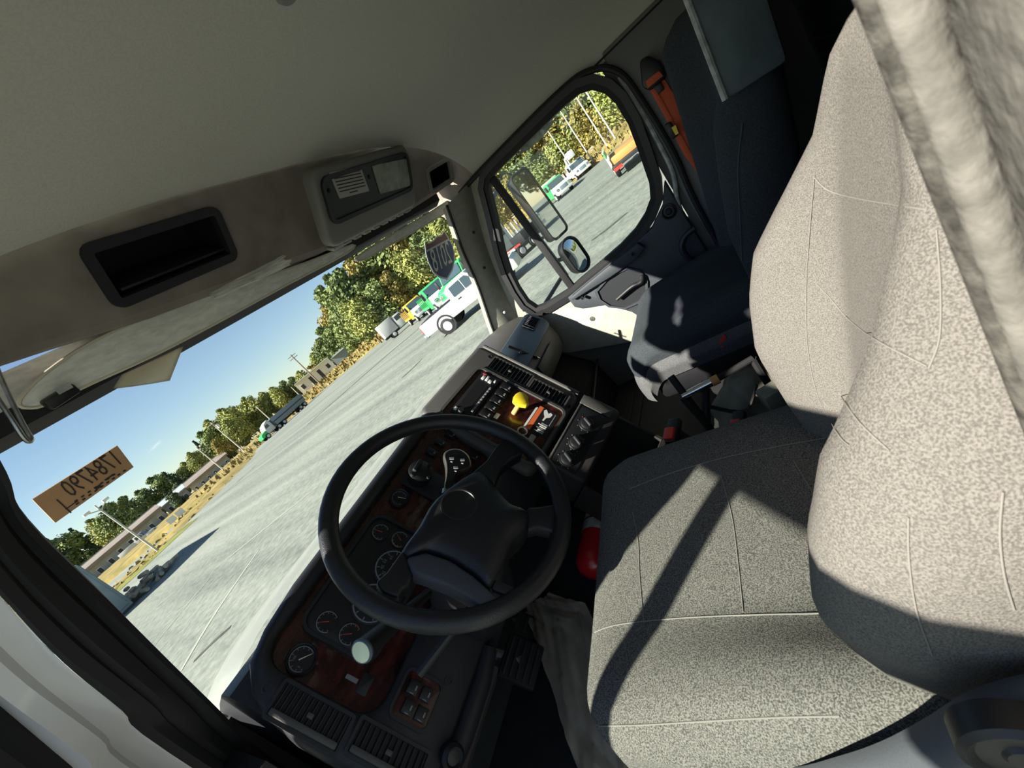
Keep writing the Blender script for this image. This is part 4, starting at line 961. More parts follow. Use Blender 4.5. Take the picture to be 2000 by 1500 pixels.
ux = (SH.u*(b_-a_).x+SH.v*(b_-a_).y).normalized(); NF = Fr(SH.pt(*SH.uv(862, 503), .0014), ux, SH.n.cross(ux))
wd = (b_-a_).length; text(ss, 'shield_number', '2018', NF, 0, 0, wd*.60, 'white_print', .0004, mirror=True, depth=.0002, sx=.62, bold=.0004)
text(ss, 'shield_small_print', '- - - -', NF, 0, -wd*.42, wd*.12, 'grey_print', .0004, depth=.0002)
fin(ss)
# ------------------------------------------------------------------ floor things
FL = Fr((0, 0, FLOOR+.004), (1, 0, 0), (0, 1, 0))
pp_ = [(1027, 1190), (1080, 1163), (1150, 1185), (1250, 1400), (1330, 1560), (1150, 1560), (1105, 1420), (1060, 1280)]
P = [V(FL.uv(*p)) for p in pp_]
rnd = random.Random(3); ph = [rnd.uniform(0, 6) for _ in range(8)]
def paper(s, t):
    a0 = [P[0], P[7], P[6], P[5]]; a1 = [P[1], P[2], P[3], P[4]]; k = min(2, int(t*3)); q = t*3-k
    a = a0[k].lerp(a0[k+1], q); b = a1[k].lerp(a1[k+1], q); p = a.lerp(b, s)
    h = .007*(abs(math.sin(7*s+9*t+ph[0]))+abs(math.sin(11*t-8*s+ph[1]))+.7*abs(math.sin(19*s+15*t+ph[2]))+.5*abs(math.sin(31*t-27*s+ph[3])))
    return FL.pt(p.x, p.y, h)
single('floor_paper', MB().grid(paper, 30, 48, .0008), 'kraft_paper', 'crumpled brown paper mat on the floor beside the driver seat', 'paper', ang=3)
fe = thing('fire_extinguisher', 'red fire extinguisher lying on the floor between the seats', 'extinguisher')
c0 = on(1127, 1140, 'z', -.93); fx = c0.x+.035; fy = c0.y-.03
part(fe, 'tank', MB().lathe((fx, fy, -.945), (1, 0, 0), [(.01, 0), (.035, .006), (.050, .028), (.053, .05), (.053, .30), (.045, .34), (.02, .36)], 28), 'red_paint', 'red cylinder', ang=.9)
part(fe, 'label_band', MB().lathe((fx, fy, -.945), (1, 0, 0), [(.0535, .135), (.0538, .135), (.0538, .21), (.0535, .21)], 28, False), 'worn_white', 'white paper label')
part(fe, 'label_print', MB().lathe((fx, fy, -.945), (1, 0, 0), [(.0541, .175), (.0541, .183)], 28, False), 'ink')
part(fe, 'valve', MB().box((fx+.39, fy, -.94), (.07, .04, .05), None, .01), 'black_plastic')
fin(fe)
# pedals
def pedal(px, y, w_, h_, label):
    p = on(*px, 'y', y); t = thing('pedal', label, 'pedal', 'foot pedals'); R = Matrix.Rotation(-.75, 3, 'X')
    part(t, 'pedal_plate', MB().box(p, (w_, .018, h_), R, .006), 'black_rubber')
    for k in range(5):
        part(t, 'tread_rib', MB().box(p+R @ V((0, -.011, -h_*.36+h_*.18*k)), (w_*.86, .006, h_*.06), R, .001), 'rubber_mat')
    part(t, 'pedal_arm', MB().tube([p, p+V((0, .10, .06)), p+V((0, .28, .40))], .014, 8), 'dull_metal'); fin(t)
pedal((1018, 1292), .93, .11, .10, 'black ribbed brake pedal below the steering column')
pedal((1010, 1215), 1.08, .07, .16, 'black accelerator pedal beside the brown floor paper')
part_ = None
# carpeted engine cover and toe area on the passenger side
mb = MB(); mb.loft([[(x, 1.36, -.60), (x, 1.05, -.68), (x, .93, -.80), (x, .90, FLOOR), (x, 1.36, FLOOR)] for x in (1.12, 1.86)], bev=.02)
tc_ = struct('wall_toe', mb, 'carpet')
add_part(tc_, 'carpet_piping', MB().tube([(1.12, .905, -.80), (1.3, .905, -.82), (1.5, .905, -.86), (1.84, .905, -.80)], .006, 6), 'dark_plastic')
add_part(tc_, 'carpet_piping', MB().tube([(1.12, 1.04, -.675), (1.5, 1.04, -.675), (1.84, 1.04, -.675)], .006, 6), 'dark_plastic')
fm = thing('floor_mat', 'black ribbed rubber floor mat between the dashboard and passenger seat', 'mat')
part(fm, 'mat_base', MB().bb((.95, .35, FLOOR), (1.80, .90, FLOOR+.010), .004), 'rubber_mat')
for k in range(3):
    d = .05*k; part(fm, 'mat_ridge', MB().tube(catmull([(1.05+d, .40, FLOOR+.012), (1.05+d, .70-d, FLOOR+.012), (1.12+d, .80-d, FLOOR+.012), (1.35, .84-d, FLOOR+.012), (1.7, .84-d, FLOOR+.012)], 5), .006, 6), 'rubber_mat')
fin(fm)
# canvas bag, tool frame and lever between the seats
cb_ = thing('canvas_bag', 'pale canvas bag slumped on the floor between the seats', 'bag')
c0 = on(1430, 735, 'x', 1.16); mb = MB(); secs = []
for i in range(13):
    t = i/12; z = FLOOR+.24*t; sec = []
    for k in range(24):
        a = 2*math.pi*k/24; r = (1+.16*math.sin(3*a+5*t)+.10*math.sin(5*a-9*t))*(math.sin(math.pi*(.18+.74*t))**.6)
        sec.append((c0.x+.02+.08*r*math.cos(a), c0.y+.02+.11*r*math.sin(a)-.05*t, z))
    secs.append(sec)
mb.loft(secs); part(cb_, 'bag_body', mb, 'canvas', ang=2)
part(cb_, 'bag_strap', MB().tube(catmull([(c0.x-.08, c0.y+.08, FLOOR+.24), (c0.x-.10, c0.y, FLOOR+.20), (c0.x-.09, c0.y-.06, FLOOR+.26)], 5), .008, 6, flat=.4), 'black_rubber')
fin(cb_)
jl = thing('jack_lever', 'worn steel lever handle on a black tool frame between the seats', 'tool')
j0 = on(1333, 775, 'x', 1.02); j1 = on(1398, 742, 'x', 1.04); j2 = on(1470, 700, 'x', 1.08)
part(jl, 'lever_grip', MB().tube([j0, j0.lerp(j1, .5), j1], [.010, .0115, .012], 12), 'chrome', 'steel grip')
part(jl, 'lever_bar', MB().tube([j1, j1.lerp(j2, .5), j2], .009, 10), 'black_rubber')
part(jl, 'rust_collar', MB().cyl(j1-(j1-j0).normalized()*.012, j1+(j1-j0).normalized()*.008, .0135, None, 12), 'amber_print')
j3 = on(1380, 828, 'x', 1.0); j4 = on(1310, 735, 'x', 1.06); j5 = on(1378, 745, 'x', 1.08)
for a_, b_ in ((j4, j3), (j3, j5), (j0, j3)): part(jl, 'frame_bar', MB().tube([a_, a_.lerp(b_, .5), b_], .011, 8), 'black_rubber')
for k in range(3): part(jl, 'tool_rod', MB().tube([on(1345+8*k, 792+4*k, 'x', 1.03), on(1365+6*k, 822, 'x', 1.02)], .004, 8), 'dull_metal')
fl_ = V((j3.x, j3.y, FLOOR+.01)); part(jl, 'frame_foot', MB().tube([j3, fl_], .011, 8), 'black_rubber')
part(jl, 'frame_foot', MB().tube([j2, V((j2.x, j2.y, FLOOR+.01))], .010, 8), 'black_rubber')
fin(jl)
def buckle(px, x, label, name='belt_buckle', m='red_plastic', d=(.10, -.03, .03), s=.85):
    t = thing(name, label, 'buckle'); p = on(*px, 'x', x); R = V(d).to_track_quat('X', 'Z').to_matrix()
    part(t, 'buckle_body', MB().box(p-V((0, 0, .008)), (.075*s, .036*s, .022*s), R, .005), 'black_plastic'); part(t, 'release_button', MB().box(p+R @ V((-.018*s, 0, .006)), (.036*s, .030*s, .014*s), R, .004), m, 'red release button')
    part(t, 'buckle_stalk', MB().tube([p, p+V((0, -.05, -.12)), V((p.x, p.y-.08, FLOOR+.01))], .008, 8, flat=1.6), 'black_rubber'); fin(t)
buckle((1312, 838), .80, 'red seat belt buckle beside the driver seat cushion')
buckle((1440, 822), .90, 'seat belt buckle with a sliver of red behind the driver seat cushion')
bs = on(1518, 770, 'x', .95)
single('wood_block', MB().box(bs, (.05, .07, .05), Matrix.Rotation(.4, 3, 'Z'), .006), 'canvas', 'small tan block on the floor behind the canvas bag', 'block')
b0 = on(1598, 800, 'x', .82)
bt = thing('belt_strap', 'blue-grey folded strap beside the driver seat back', 'strap')
part(bt, 'strap', MB().box(b0, (.05, .035, .12), Matrix.Rotation(.5, 3, 'X') @ Matrix.Rotation(.3, 3, 'Y'), .006), 'bluegrey')
part(bt, 'strap_edge', MB().box(b0+V((-.01, -.024, 0)), (.04, .012, .12), Matrix.Rotation(.5, 3, 'X') @ Matrix.Rotation(.3, 3, 'Y'), .004), 'worn_white')
fin(bt)
# white hood beyond the windshield
def hood(s, t):
    x = .02+1.86*s; a = (x-.95)/.93; y = 1.45+1.25*t-.10*a*a*(1-t)
    z = lerp([(1.35, -.372), (1.45, -.382), (1.6, -.400), (2.0, -.500), (2.7, -.74)], y)-.10*abs(a)**7*(1+t); return x, y, z
hd = thing('truck_hood', 'white hood of this truck just beyond the windshield', 'hood')
part(hd, 'hood_skin', MB().grid(hood, 30, 16, .01), 'truck_white')
part(hd, 'hood_side', MB().bb((.03, 1.5, -1.3), (.06, 2.6, -.62), .01), 'truck_white')
part(hd, 'cowl', MB().loft([[(x, 1.42-.10*((x-.95)/.93)**2, -.44), (x, 1.50-.10*((x-.95)/.93)**2, -.445), (x, 1.50-.1*((x-.95)/.93)**2, -.46), (x, 1.42-.1*((x-.95)/.93)**2, -.46)] for x in [.05+.18*i for i in range(11)]]), 'black_rubber')
fin(hd)
# cab shell outside: roof skin, rear and left side under the door, so daylight only comes through the openings
mb = MB(); mb.grid(lambda s, t: (-.02+1.97*s, -.36+1.40*t, .46+.14*math.sin(math.pi*s)**.5*math.sin(math.pi*(.08+.84*t))**.4), 20, 16, .01)
rf = struct('roof', mb, 'truck_white')
mb = MB(); mb.bb((-.02, -.36, -1.3), (1.95, -.33, .50)); mb.bb((-.02, -.36, -1.3), (.06, -.17, .42)); mb.bb((1.91, -.36, -1.3), (1.95, .2, .42)); mb.bb((-.02, -.36, -1.3), (.05, 1.2, FLOOR)); mb.bb((1.90, .2, .235), (1.95, 1.05, .46)); mb.bb((.0, -.17, .36), (.05, 1.0, .46))
struct('wall_outer', mb, 'truck_white')
# ------------------------------------------------------------------ outside: lot, bank, trees, buildings, vehicles
mat('leaf_green', (.22, .27, .082), .8, col2=(.10, .14, .048), nscale=.35, detail=3)
mat('leaf_olive', (.37, .38, .10), .8, col2=(.17, .20, .055), nscale=.35, detail=3)
mat('leaf_yellow', (.42, .33, .085), .8, col2=(.20, .18, .05), nscale=.35, detail=3)
mat('leaf_pine', (.09, .135, .06), .8, col2=(.05, .078, .038), nscale=.4, detail=3)
mat('bark', (.16, .13, .10), .9, noise=.3, nscale=3)
mat('bark_pale', (.62, .58, .50), .8, noise=.2, nscale=3)
mat('dry_grass', (.37, .27, .10), 1., col2=(.17, .15, .055), nscale=.5, detail=8)
mat('green_grass', (.25, .25, .06), 1., col2=(.14, .155, .042), nscale=.7, detail=8)
mat('far_soil', (.20, .20, .09), 1., col2=(.12, .14, .06), nscale=.2, detail=6)
mat('bldg_white', (.80, .76, .66), .8)
mat('bldg_grey', (.36, .37, .35), .8, noise=.1, nscale=.6)
mat('roof_tan', (.24, .20, .17), .8, noise=.08, nscale=.4)
mat('roof_pale', (.40, .43, .43), .6)
mat('roof_bluegrey', (.22, .28, .30), .7)
mat('far_dark', (.035, .035, .04), .5)
mat('pole_pale', (.55, .52, .45), .8)
mat('pole_wood', (.25, .20, .16), .9)
mat('veh_white', (.60, .61, .58), .35)
mat('veh_green', (.05, .50, .13), .35)
mat('veh_yellow', (.75, .48, .04), .4)
mat('veh_orange', (.70, .28, .08), .6)
mat('veh_red', (.55, .04, .03), .4)
mat('veh_grey', (.20, .25, .29), .45)
mat('veh_black', (.012, .012, .014), .6)
mat('veh_glass', (.05, .08, .10), .1)
mat('log', (.42, .36, .27), .9, noise=.4, nscale=2)
mat('container_grey', (.24, .30, .31), .6, noise=.1, nscale=1)
# gravel
m, t, b = nodes('gravel'); b.inputs['Roughness'].default_value = .95
tc = t.nodes.new('ShaderNodeTexCoord')
def noise_n(scale, detail, vec): n = t.nodes.new('ShaderNodeTexNoise'); n.inputs['Scale'].default_value = scale; n.inputs['Detail'].default_value = detail; t.links.new(vec, n.inputs['Vector']); return n
mp = t.nodes.new('ShaderNodeMapping'); mp.inputs['Rotation'].default_value = (0, 0, math.radians(50)); mp.inputs['Scale'].default_value = (1, .045, 1)
t.links.new(tc.outputs['Object'], mp.inputs['Vector'])
n1 = noise_n(.8, 3, mp.outputs[0]); n2 = noise_n(5.0, 8, tc.outputs['Object']); n2.inputs['Roughness'].default_value = .72; n3 = noise_n(.06, 3, tc.outputs['Object'])
ad = t.nodes.new('ShaderNodeMath'); ad.operation = 'ADD'; t.links.new(n1.outputs['Fac'], ad.inputs[0]); mu = t.nodes.new('ShaderNodeMath'); mu.operation = 'MULTIPLY_ADD'; mu.inputs[1].default_value = 1.9; mu.inputs[2].default_value = -.45; t.links.new(n2.outputs['Fac'], mu.inputs[0]); t.links.new(mu.outputs[0], ad.inputs[1])
ad2 = t.nodes.new('ShaderNodeMath'); ad2.operation = 'MULTIPLY_ADD'; t.links.new(n3.outputs['Fac'], ad2.inputs[0]); ad2.inputs[1].default_value = .6; t.links.new(ad.outputs[0], ad2.inputs[2])
cr = t.nodes.new('ShaderNodeValToRGB'); e = cr.color_ramp.elements
mr_ = t.nodes.new('ShaderNodeMapRange'); mr_.inputs['From Min'].default_value = .95; mr_.inputs['From Max'].default_value = 1.65; t.links.new(ad2.outputs[0], mr_.inputs['Value'])
e[0].position = 0; e[0].color = (.11, .125, .112, 1); e[1].position = 1; e[1].color = (.285, .30, .255, 1); q = e.new(.5); q.color = (.195, .212, .182, 1)
t.links.new(mr_.outputs[0], cr.inputs[0]); t.links.new(cr.outputs[0], b.inputs['Base Color'])
GZ = -Z0
gr = single('ground', MB().grid(lambda s, t_: (-150+400*s, -150+450*t_, GZ), 8, 8), 'gravel', kind='structure')
mat('pale_dust', (.36, .37, .31), 1.); mat('dark_rut', (.085, .09, .08), 1., noise=.3, nscale=4)
def mark(px, wd_, m):
    P = catmull([on(x, y, 'z', GZ+.006) for x, y in px], 6); mb = MB(); secs = []
    for i, p in enumerate(P):
        d = (P[min(i+1, len(P)-1)]-P[max(i-1, 0)]).normalized(); n_ = V((-d.y, d.x, 0))*wd_/2*(.5+.5*math.sin(math.pi*(.1+.8*i/(len(P)-1))))
        secs.append([p-n_, p+n_])
    mb.loft(secs, closed=False, caps=False); o = part(gr, 'tyre_mark', mb, m); o.location = -(gr.location-V((0, 0, Z0)))
mark([(352, 1312), (395, 1238), (440, 1168), (505, 1074)], .10, 'pale_dust'); mark([(268, 1222), (305, 1186), (345, 1152)], .10, 'pale_dust'); mark([(300, 1262), (350, 1200), (410, 1128)], .06, 'pale_dust')
mark([(378, 1292), (412, 1258), (450, 1224)], .12, 'dark_rut'); mark([(785, 738), (805, 720), (825, 700)], .25, 'dark_rut'); mark([(1155, 470), (1185, 448), (1225, 415)], .3, 'dark_rut'); mark([(420, 1110), (520, 1030), (620, 950)], .10, 'pale_dust')
mark([(600, 830), (680, 760), (760, 690), (820, 640)], .8, 'dark_rut')
# grass bank along the far side of the lot
bank = [(-30, 52), (6, 47), (11, 52), (19, 58), (30, 70), (42, 92), (54, 92), (62, 84), (64, 70), (60, 58), (62, 48), (66, 36), (68, 25), (68, 12), (62, 0), (62, -25), (55, -60), (40, -100)]
B1 = catmull([(x, y, 0) for x, y in bank], 6)
def bank_h(i): p = B1[i]; a = math.degrees(math.atan2(p.x, p.y)); return lerp([(-30, .1), (14, .15), (22, .5), (28, 1.6), (45, 2.2), (60, 1.4), (75, 1.6), (85, 2.4), (120, 1.5)], a)
mb = MB(); rows = []; rnd = random.Random(5)
for i, p in enumerate(B1):
    a = B1[max(i-1, 0)]; c = B1[min(i+1, len(B1)-1)]; d = (c-a).normalized(); nn = V((-d.y, d.x, 0)); h = bank_h(i)
    if nn.dot(p-V((25, 25, 0))) < 0: nn = -nn
    rows.append([p+nn*k+V((0, 0, GZ+.01+h*f+rnd.uniform(-.12, .12)*min(1, f*3))) for k, f in (((0, 0), (2, .35), (5, .75), (9, 1), (16, 1.05), (40, 1.0), (90, .9)) if h > .7 else ((0, 0), (1, .35), (2, .75), (3, 1), (5, 1.0), (6, .6), (7, -.3)))])
mb.loft(rows, closed=False, caps=False)
single('grass_bank', mb, 'dry_grass', 'dry golden grass bank along the far edge of the lot', 'grass', kind='stuff', ang=3)
# tufts on the bank
mb = MB(); rnd = random.Random(9)
for i in range(len(B1)-1):
    for k in range(46 if math.atan2(B1[i].x, B1[i].y) > .42 else 10):
        f = rnd.random(); j = rnd.random(); p = B1[i].lerp(B1[i+1], j); d = (B1[i+1]-B1[i]).normalized(); nn = V((-d.y, d.x, 0))
        if nn.dot(p-V((25, 25, 0))) < 0: nn = -nn
        h = bank_h(i); w_ = f*9; z = h*lerp([(0, 0), (2, .35), (5, .75), (9, 1)], w_); q = p+nn*w_+V((0, 0, GZ+z-.1))
        hh = rnd.uniform(.3, .9)*(1 if h > .6 else .4); an = rnd.uniform(0, 3.1); r = rnd.uniform(.12, .4); ex = V((math.cos(an), math.sin(an), 0))*r
        mb._mk([q-ex, q+ex, q+ex*.3+V((0, 0, hh)), q-ex*.6+V((0, 0, hh*.8))], [(0, 1, 2, 3)])
single('grass_tufts', mb, 'dry_grass', 'tall dry grass tufts on the bank', 'grass', kind='stuff', ang=3)
mb = MB(); mb.grid(lambda s, t_: V((-12, 44, 0)).lerp(V((13, 46.5, 0)), s)+V((0, 3.6*t_, GZ+.02+.10*t_)), 14, 3)
single('grass_verge', mb, 'green_grass', 'yellow-green grass verge in front of the long low building', 'grass', kind='stuff', ang=3)

# ---- trees
def tree_mesh(seed, H, R, leafmat, pine=False, n=5600, leaf=.27):
    rnd = random.Random(seed); mb = MB(); blobs = []
    nb = 18
    for k in range(nb):
        t = k/(nb-1); z = H*(.22+.74*t); rr = R*(math.sin(math.pi*(.16+.80*t))**.8 if not pine else (1.02-t)**.8); a = rnd.uniform(0, 6.28)
        blobs.append((V((rr*.55*math.cos(a)*rnd.random()**.5, rr*.55*math.sin(a)*rnd.random()**.5, z)), rr*rnd.uniform(.42, .66)))
    for k in range(n):
        c, r = blobs[rnd.randrange(nb)]
        d = V((rnd.gauss(0, 1), rnd.gauss(0, 1), rnd.gauss(0, .8))).normalized(); p = c+d*r*(rnd.random()**.35)
        nrm = (d+V((rnd.gauss(0, .6), rnd.gauss(0, .6), rnd.gauss(0, .6)))).normalized(); u = nrm.orthogonal().normalized(); v = nrm.cross(u); s = leaf*rnd.uniform(.5, 1.2)
        mb._mk([p-u*s, p+v*s*.6, p+u*s, p-v*s*.6], [(0, 1, 2, 3)])
    me = mb.mesh('crown', leafmat, 3)
    tb = MB(); tb.tube([(0, 0, -.3), (.1, 0, H*.3), (0, .1, H*.6), (.1, 0, H*.9)], [H*.016, H*.013, H*.009, H*.003], 7)
    for k in range(5):
        a = rnd.uniform(0, 6.28); z = H*rnd.uniform(.3, .7); tb.tube([(0, 0, z), (R*.35*math.cos(a), R*.35*math.sin(a), z+H*.08), (R*.65*math.cos(a), R*.65*math.sin(a), z+H*.14)], [H*.006, H*.004, H*.002], 5)
    return me, tb.mesh('trunk', 'bark')
KINDS = {'green': tree_mesh(1, 10, 3.4, 'leaf_green'), 'olive': tree_mesh(2, 10, 3.3, 'leaf_olive'), 'yellow': tree_mesh(3, 10, 3.0, 'leaf_yellow', n=4200), 'pine': tree_mesh(4, 10, 2.4, 'leaf_pine', True)}
WORD = {'green': 'leafy dark green tree', 'olive': 'olive green tree turning in autumn', 'yellow': 'golden yellow autumn tree', 'pine': 'dark pointed pine tree'}
TREES = []; TRUNKS = []
def tree(kind, az, dist, h, wide=1., place='', rot=None):
    a = math.radians(az); me, tr = KINDS[kind]
    o = thing('tree', WORD[kind]+' '+place, 'tree', 'trees around the lot'); o.location = (dist*math.sin(a), dist*math.cos(a), 0)
    s = h/10; o.scale = (s*wide, s*wide, s); o.rotation_euler.z = rot if rot is not None else (az*37 % 6.28)
    link('crown', me, o); link('trunk', tr, o); o['_k'] = kind; o['_p'] = place; TREES.append(o); return o
rnd = random.Random(21)
TOPS = [(4, 5.0), (8.5, 4.9), (12, 4.2), (16.2, 3.6), (18.1, 2.9), (20.5, 3.6), (23.1, 5.2), (25, 4.6), (27.4, 3.9), (30, 2.9), (32, 2.8), (34.5, 2.3), (36.3, 3.2), (38.3, 5.0), (40, 5.2), (42, 8.2), (43.5, 9.2), (47, 10), (52, 10.5), (60, 10), (66, 8), (70, 7.5), (76, 8.5), (84, 9)]
az = 4.0; k = 0
while az < 86:
    near = az > 41; dist = rnd.uniform(92, 106) if near else rnd.uniform(150, 180)
    el = lerp(TOPS, az)*rnd.uniform(.86, 1.03); h = dist*math.tan(math.radians(el))+Z0
    kind = rnd.choice(['green', 'green', 'olive', 'pine', 'green'] if az < 22 else (['green', 'olive', 'olive', 'green', 'yellow'] if az < 36 else ['olive', 'green', 'green', 'yellow', 'green']))
    pl = 'behind the long low building' if az < 15 else 'behind the grey-roofed building' if az < 24 else 'behind the grey dump truck' if az < 32 else 'behind the white garage' if az < 38 else 'behind the parked work trucks' if az < 62 else 'seen through the passenger window'
    tree(kind, az, dist, h, rnd.uniform(.95, 1.25), pl); k += 1
    az += (1.5 if near else 1.25)*rnd.uniform(.8, 1.25)
for az, el, kind in ((43, 5.5, 'olive'), (46, 6, 'green'), (49, 5, 'yellow'), (52, 6, 'olive'), (55, 6, 'green'), (58, 6, 'olive'), (64, 5, 'olive'), (68, 4.2, 'yellow'), (72, 4.5, 'green'), (75, 4, 'olive'), (79, 5, 'yellow'), (82, 6, 'olive'), (24.2, 3.4, 'olive'), (22.0, 2.6, 'yellow'), (40.2, 3.8, 'green')):
    d_ = 84 if az > 41 else 130; tree(kind, az, d_, d_*math.tan(math.radians(el))+Z0, 1.1, 'before the taller trees')
o = tree('pine', 15.6, 118, 118*math.tan(math.radians(1.9))+Z0, 1.5, 'standing alone beside the long low building')
for i in range(15): tree(['olive', 'green', 'yellow'][i % 3], 96+(6.6 if i < 9 else 6.4)*i, 66+6*(i % 2), 14+2*(i % 3), 1.25, 'in the mirror')
# bare pale trunks through the passenger window
for i, (px, top) in enumerate((((1172, 262), 5.4), ((1166, 252), 5.2), ((1181, 236), 5.0), ((1190, 250), 4.6), ((1136, 280), 3.6), ((1098, 296), 3.4))):
    d = ray(*px); az = math.atan2(d.x, d.y); r_ = 72; h = 14 if i < 4 else 11; tb = MB()
    tb.tube([(r_*math.sin(az), r_*math.cos(az), GZ), (r_*math.sin(az)+.1, r_*math.cos(az)+.1, GZ+h*.5), (r_*math.sin(az)-.1, r_*math.cos(az), GZ+h)], [.13, .10, .05], 6)
    TRUNKS.append(single('bare_trunk', tb, 'bark_pale', 'bare pale tree trunk seen through the passenger window', 'tree trunk', 'bare pale trunks'))

ORD = ['first', 'second', 'third', 'fourth', 'fifth', 'sixth', 'seventh', 'eighth', 'ninth', 'tenth', 'eleventh', 'twelfth', 'thirteenth', 'fourteenth', 'fifteenth', 'sixteenth', 'seventeenth', 'eighteenth', 'nineteenth', 'twentieth', 'twenty-first', 'twenty-second', 'twenty-third', 'twenty-fourth', 'twenty-fifth']
def number(objs, key, fmt):
    for i, o in enumerate(sorted(objs, key=key)): o['label'] = fmt(o, ORD[i])
azof = lambda o: math.atan2(o.location.x, o.location.y)
SHORT = {'green': 'leafy dark green', 'olive': 'olive green', 'yellow': 'golden autumn', 'pine': 'dark pointed pine'}
byk = {}
for o in TREES: byk.setdefault((o['_k'], o['_p']), []).append(o)
for (k_, p_), os_ in byk.items():
    if len(os_) > 1: number(os_, azof, lambda o, n_: SHORT[k_]+' tree, '+n_+' of its kind from the left '+p_)
for o in TREES: del o['_k'], o['_p']
number(TRUNKS, azof, lambda o, n_: n_+' bare pale trunk from the left, seen through the passenger window')
# ---- poles
def polar(az, d, z=0): a = math.radians(az); return V((d*math.sin(a), d*math.cos(a), GZ+z))
def pole(az, d, h, label, arms=0, m='pole_pale', r=.12, lamps=0, crate=False):
    t = thing('utility_pole', label, 'pole'); b_ = polar(az, d)
    part(t, 'shaft', MB().tube([b_, b_+V((0, 0, h*.5)), b_+V((0, 0, h))], [r, r*.85, r*.65], 8), m)
    side = V((math.cos(math.radians(az)), -math.sin(math.radians(az)), 0))
    for k in range(arms): part(t, 'crossarm', MB().tube([b_+V((0, 0, h-.4-.7*k))-side*1.2, b_+V((0, 0, h-.4-.7*k)), b_+V((0, 0, h-.4-.7*k))+side*1.2], .09, 6), m)
    for k in range(lamps):
        s = -1 if k else 1; c = b_+V((0, 0, h-.2))+side*.75*s
        part(t, 'lamp_arm', MB().tube([b_+V((0, 0, h-.6)), c], .05, 6), m); part(t, 'lamp_head', MB().box(c+V((0, 0, .05)), (.5, .35, .22), None, .05), 'bldg_white')
    if crate: part(t, 'transformer', MB().cyl(b_+V((0, 0, h-2.0))+side*.4, b_+V((0, 0, h-1.0))+side*.4, .32, None, 12), 'bldg_white')
    return fin(t)
pole(11.45, 51.2, 6.3, 'pale light pole with two lamps in front of the long low building', lamps=2, r=.10)
pole(34.1, 125, 11.7, 'tall wooden power pole with crossarm in front of the white garage', arms=2, m='pole_wood', r=.22)
pole(23.1, 110, 10.0, 'pale power pole with a transformer in front of the trees', arms=1, crate=True, r=.18)
pole(27.35, 120, 7.0, 'short pale pole behind the cab of the grey dump truck', r=.16)
pole(20.4, 105, 7.6, 'pale pole behind the grey-roofed building', lamps=1, r=.15)
pole(31.5, 130, 5.6, 'short white pole at the left end of the white garage', r=.14)
# ---- buildings
def building(name, az0, az1, d, h, label, wallm, roofm, roofh, nwin, fascia=.9, base=0, doors=(), overhang=.5):
    t = thing(name, label, 'building'); A = polar(az0, d); B = polar(az1, d); u = (B-A); L = u.length; u.normalize(); n = V((u.y, -u.x, 0))
    if n.dot(A) > 0: n = -n
    F = Fr(A+V((0, 0, base)), u, (0, 0, 1))
    if F.n.dot(A) > 0: F.n = -F.n
    part(t, 'wall', MB().prism([F.pt(0, 0, 0), F.pt(L, 0, 0), F.pt(L, h-base, 0), F.pt(0, h-base, 0)], -F.n*8), wallm)
    part(t, 'roof', MB().prism([F.pt(-overhang, h-base, .8), F.pt(-overhang, h-base+fascia*.45, .8), F.pt(-overhang, h-base+fascia+roofh, -4), F.pt(-overhang, h-base+.2, -8.8)], u*(L+2*overhang)), roofm)
    part(t, 'roof_ridge', MB().box(F.pt(L/2, h-base+fascia+roofh, -4), (L+2*overhang, .25, .5), F.R()), 'roof_pale')
    for k in range(nwin):
        c = L*(k+.5)/nwin; w_ = min(1.6, L/nwin*.42)
        isd = k in doors
        o = part(t, 'door' if isd else 'window', MB().box(F.pt(c, (h-base)*(.42 if isd else .52), .02), (w_, (h-base)*(.8 if isd else .42), .08), F.R()), 'bldg_white')
        part(o, 'pane', MB().box(F.pt(c, (h-base)*(.42 if isd else .52), .06), (w_*.82, (h-base)*(.72 if isd else .34), .06), F.R()), 'far_dark')
    return fin(t)
building('workshop_building', 5.5, 14.2, 132, 3.2, 'long low white building with a wide tan roof edge', 'bldg_grey', 'roof_tan', .25, 9, fascia=1.5, doors=(4, 5))
building('annex_building', 14.4, 16.9, 140, 3.4, 'small grey building at the right end of the long low building', 'bldg_grey', 'roof_pale', .9, 3, fascia=.6)
building('office_building', 17.2, 21.6, 128, 2.9, 'grey-roofed office building with a row of dark windows', 'bldg_grey', 'roof_tan', .6, 6, fascia=1.0)
building('garage_building', 31.9, 36.9, 140, 5.6, 'white garage building with dark bay doors behind the grass bank', 'bldg_white', 'roof_pale', .1, 4, fascia=.15, base=1.6, doors=(1, 2), overhang=.1)
building('shed_building', 37.1, 39.6, 138, 4.6, 'blue-grey shed beside the white garage', 'roof_bluegrey', 'roof_bluegrey', .2, 0, fascia=.2, base=1.6, overhang=.1)
# ---- fence posts and sign boards
POSTS = []
for k in range(13):
    b_ = polar(17.5+.75*k, 96+.6*k); POSTS.append(single('fence_post', MB().tube([b_, b_+V((0, 0, .9)), b_+V((0, 0, 1.8))], .05, 6), 'pole_pale', 'pale chain-link fence post along the far verge', 'post', 'chain-link fence posts'))
number(POSTS, azof, lambda o, n_: n_+' pale fence post from the left along the far verge')
for k, a in enumerate((14.1, 15.0)):
    t = thing('sign_board', ('left' if k == 0 else 'right')+' one of two white sign boards beside the long low building', 'sign'); b_ = polar(a, 72)
    R = Matrix.Rotation(-math.radians(a), 3, 'Z')
    part(t, 'board', MB().box(b_+V((0, 0, .95)), (.95, .08, .8), R), 'bldg_white'); part(t, 'post', MB().tube([b_, b_+V((0, 0, .9))], .05, 6), 'pole_pale'); fin(t)
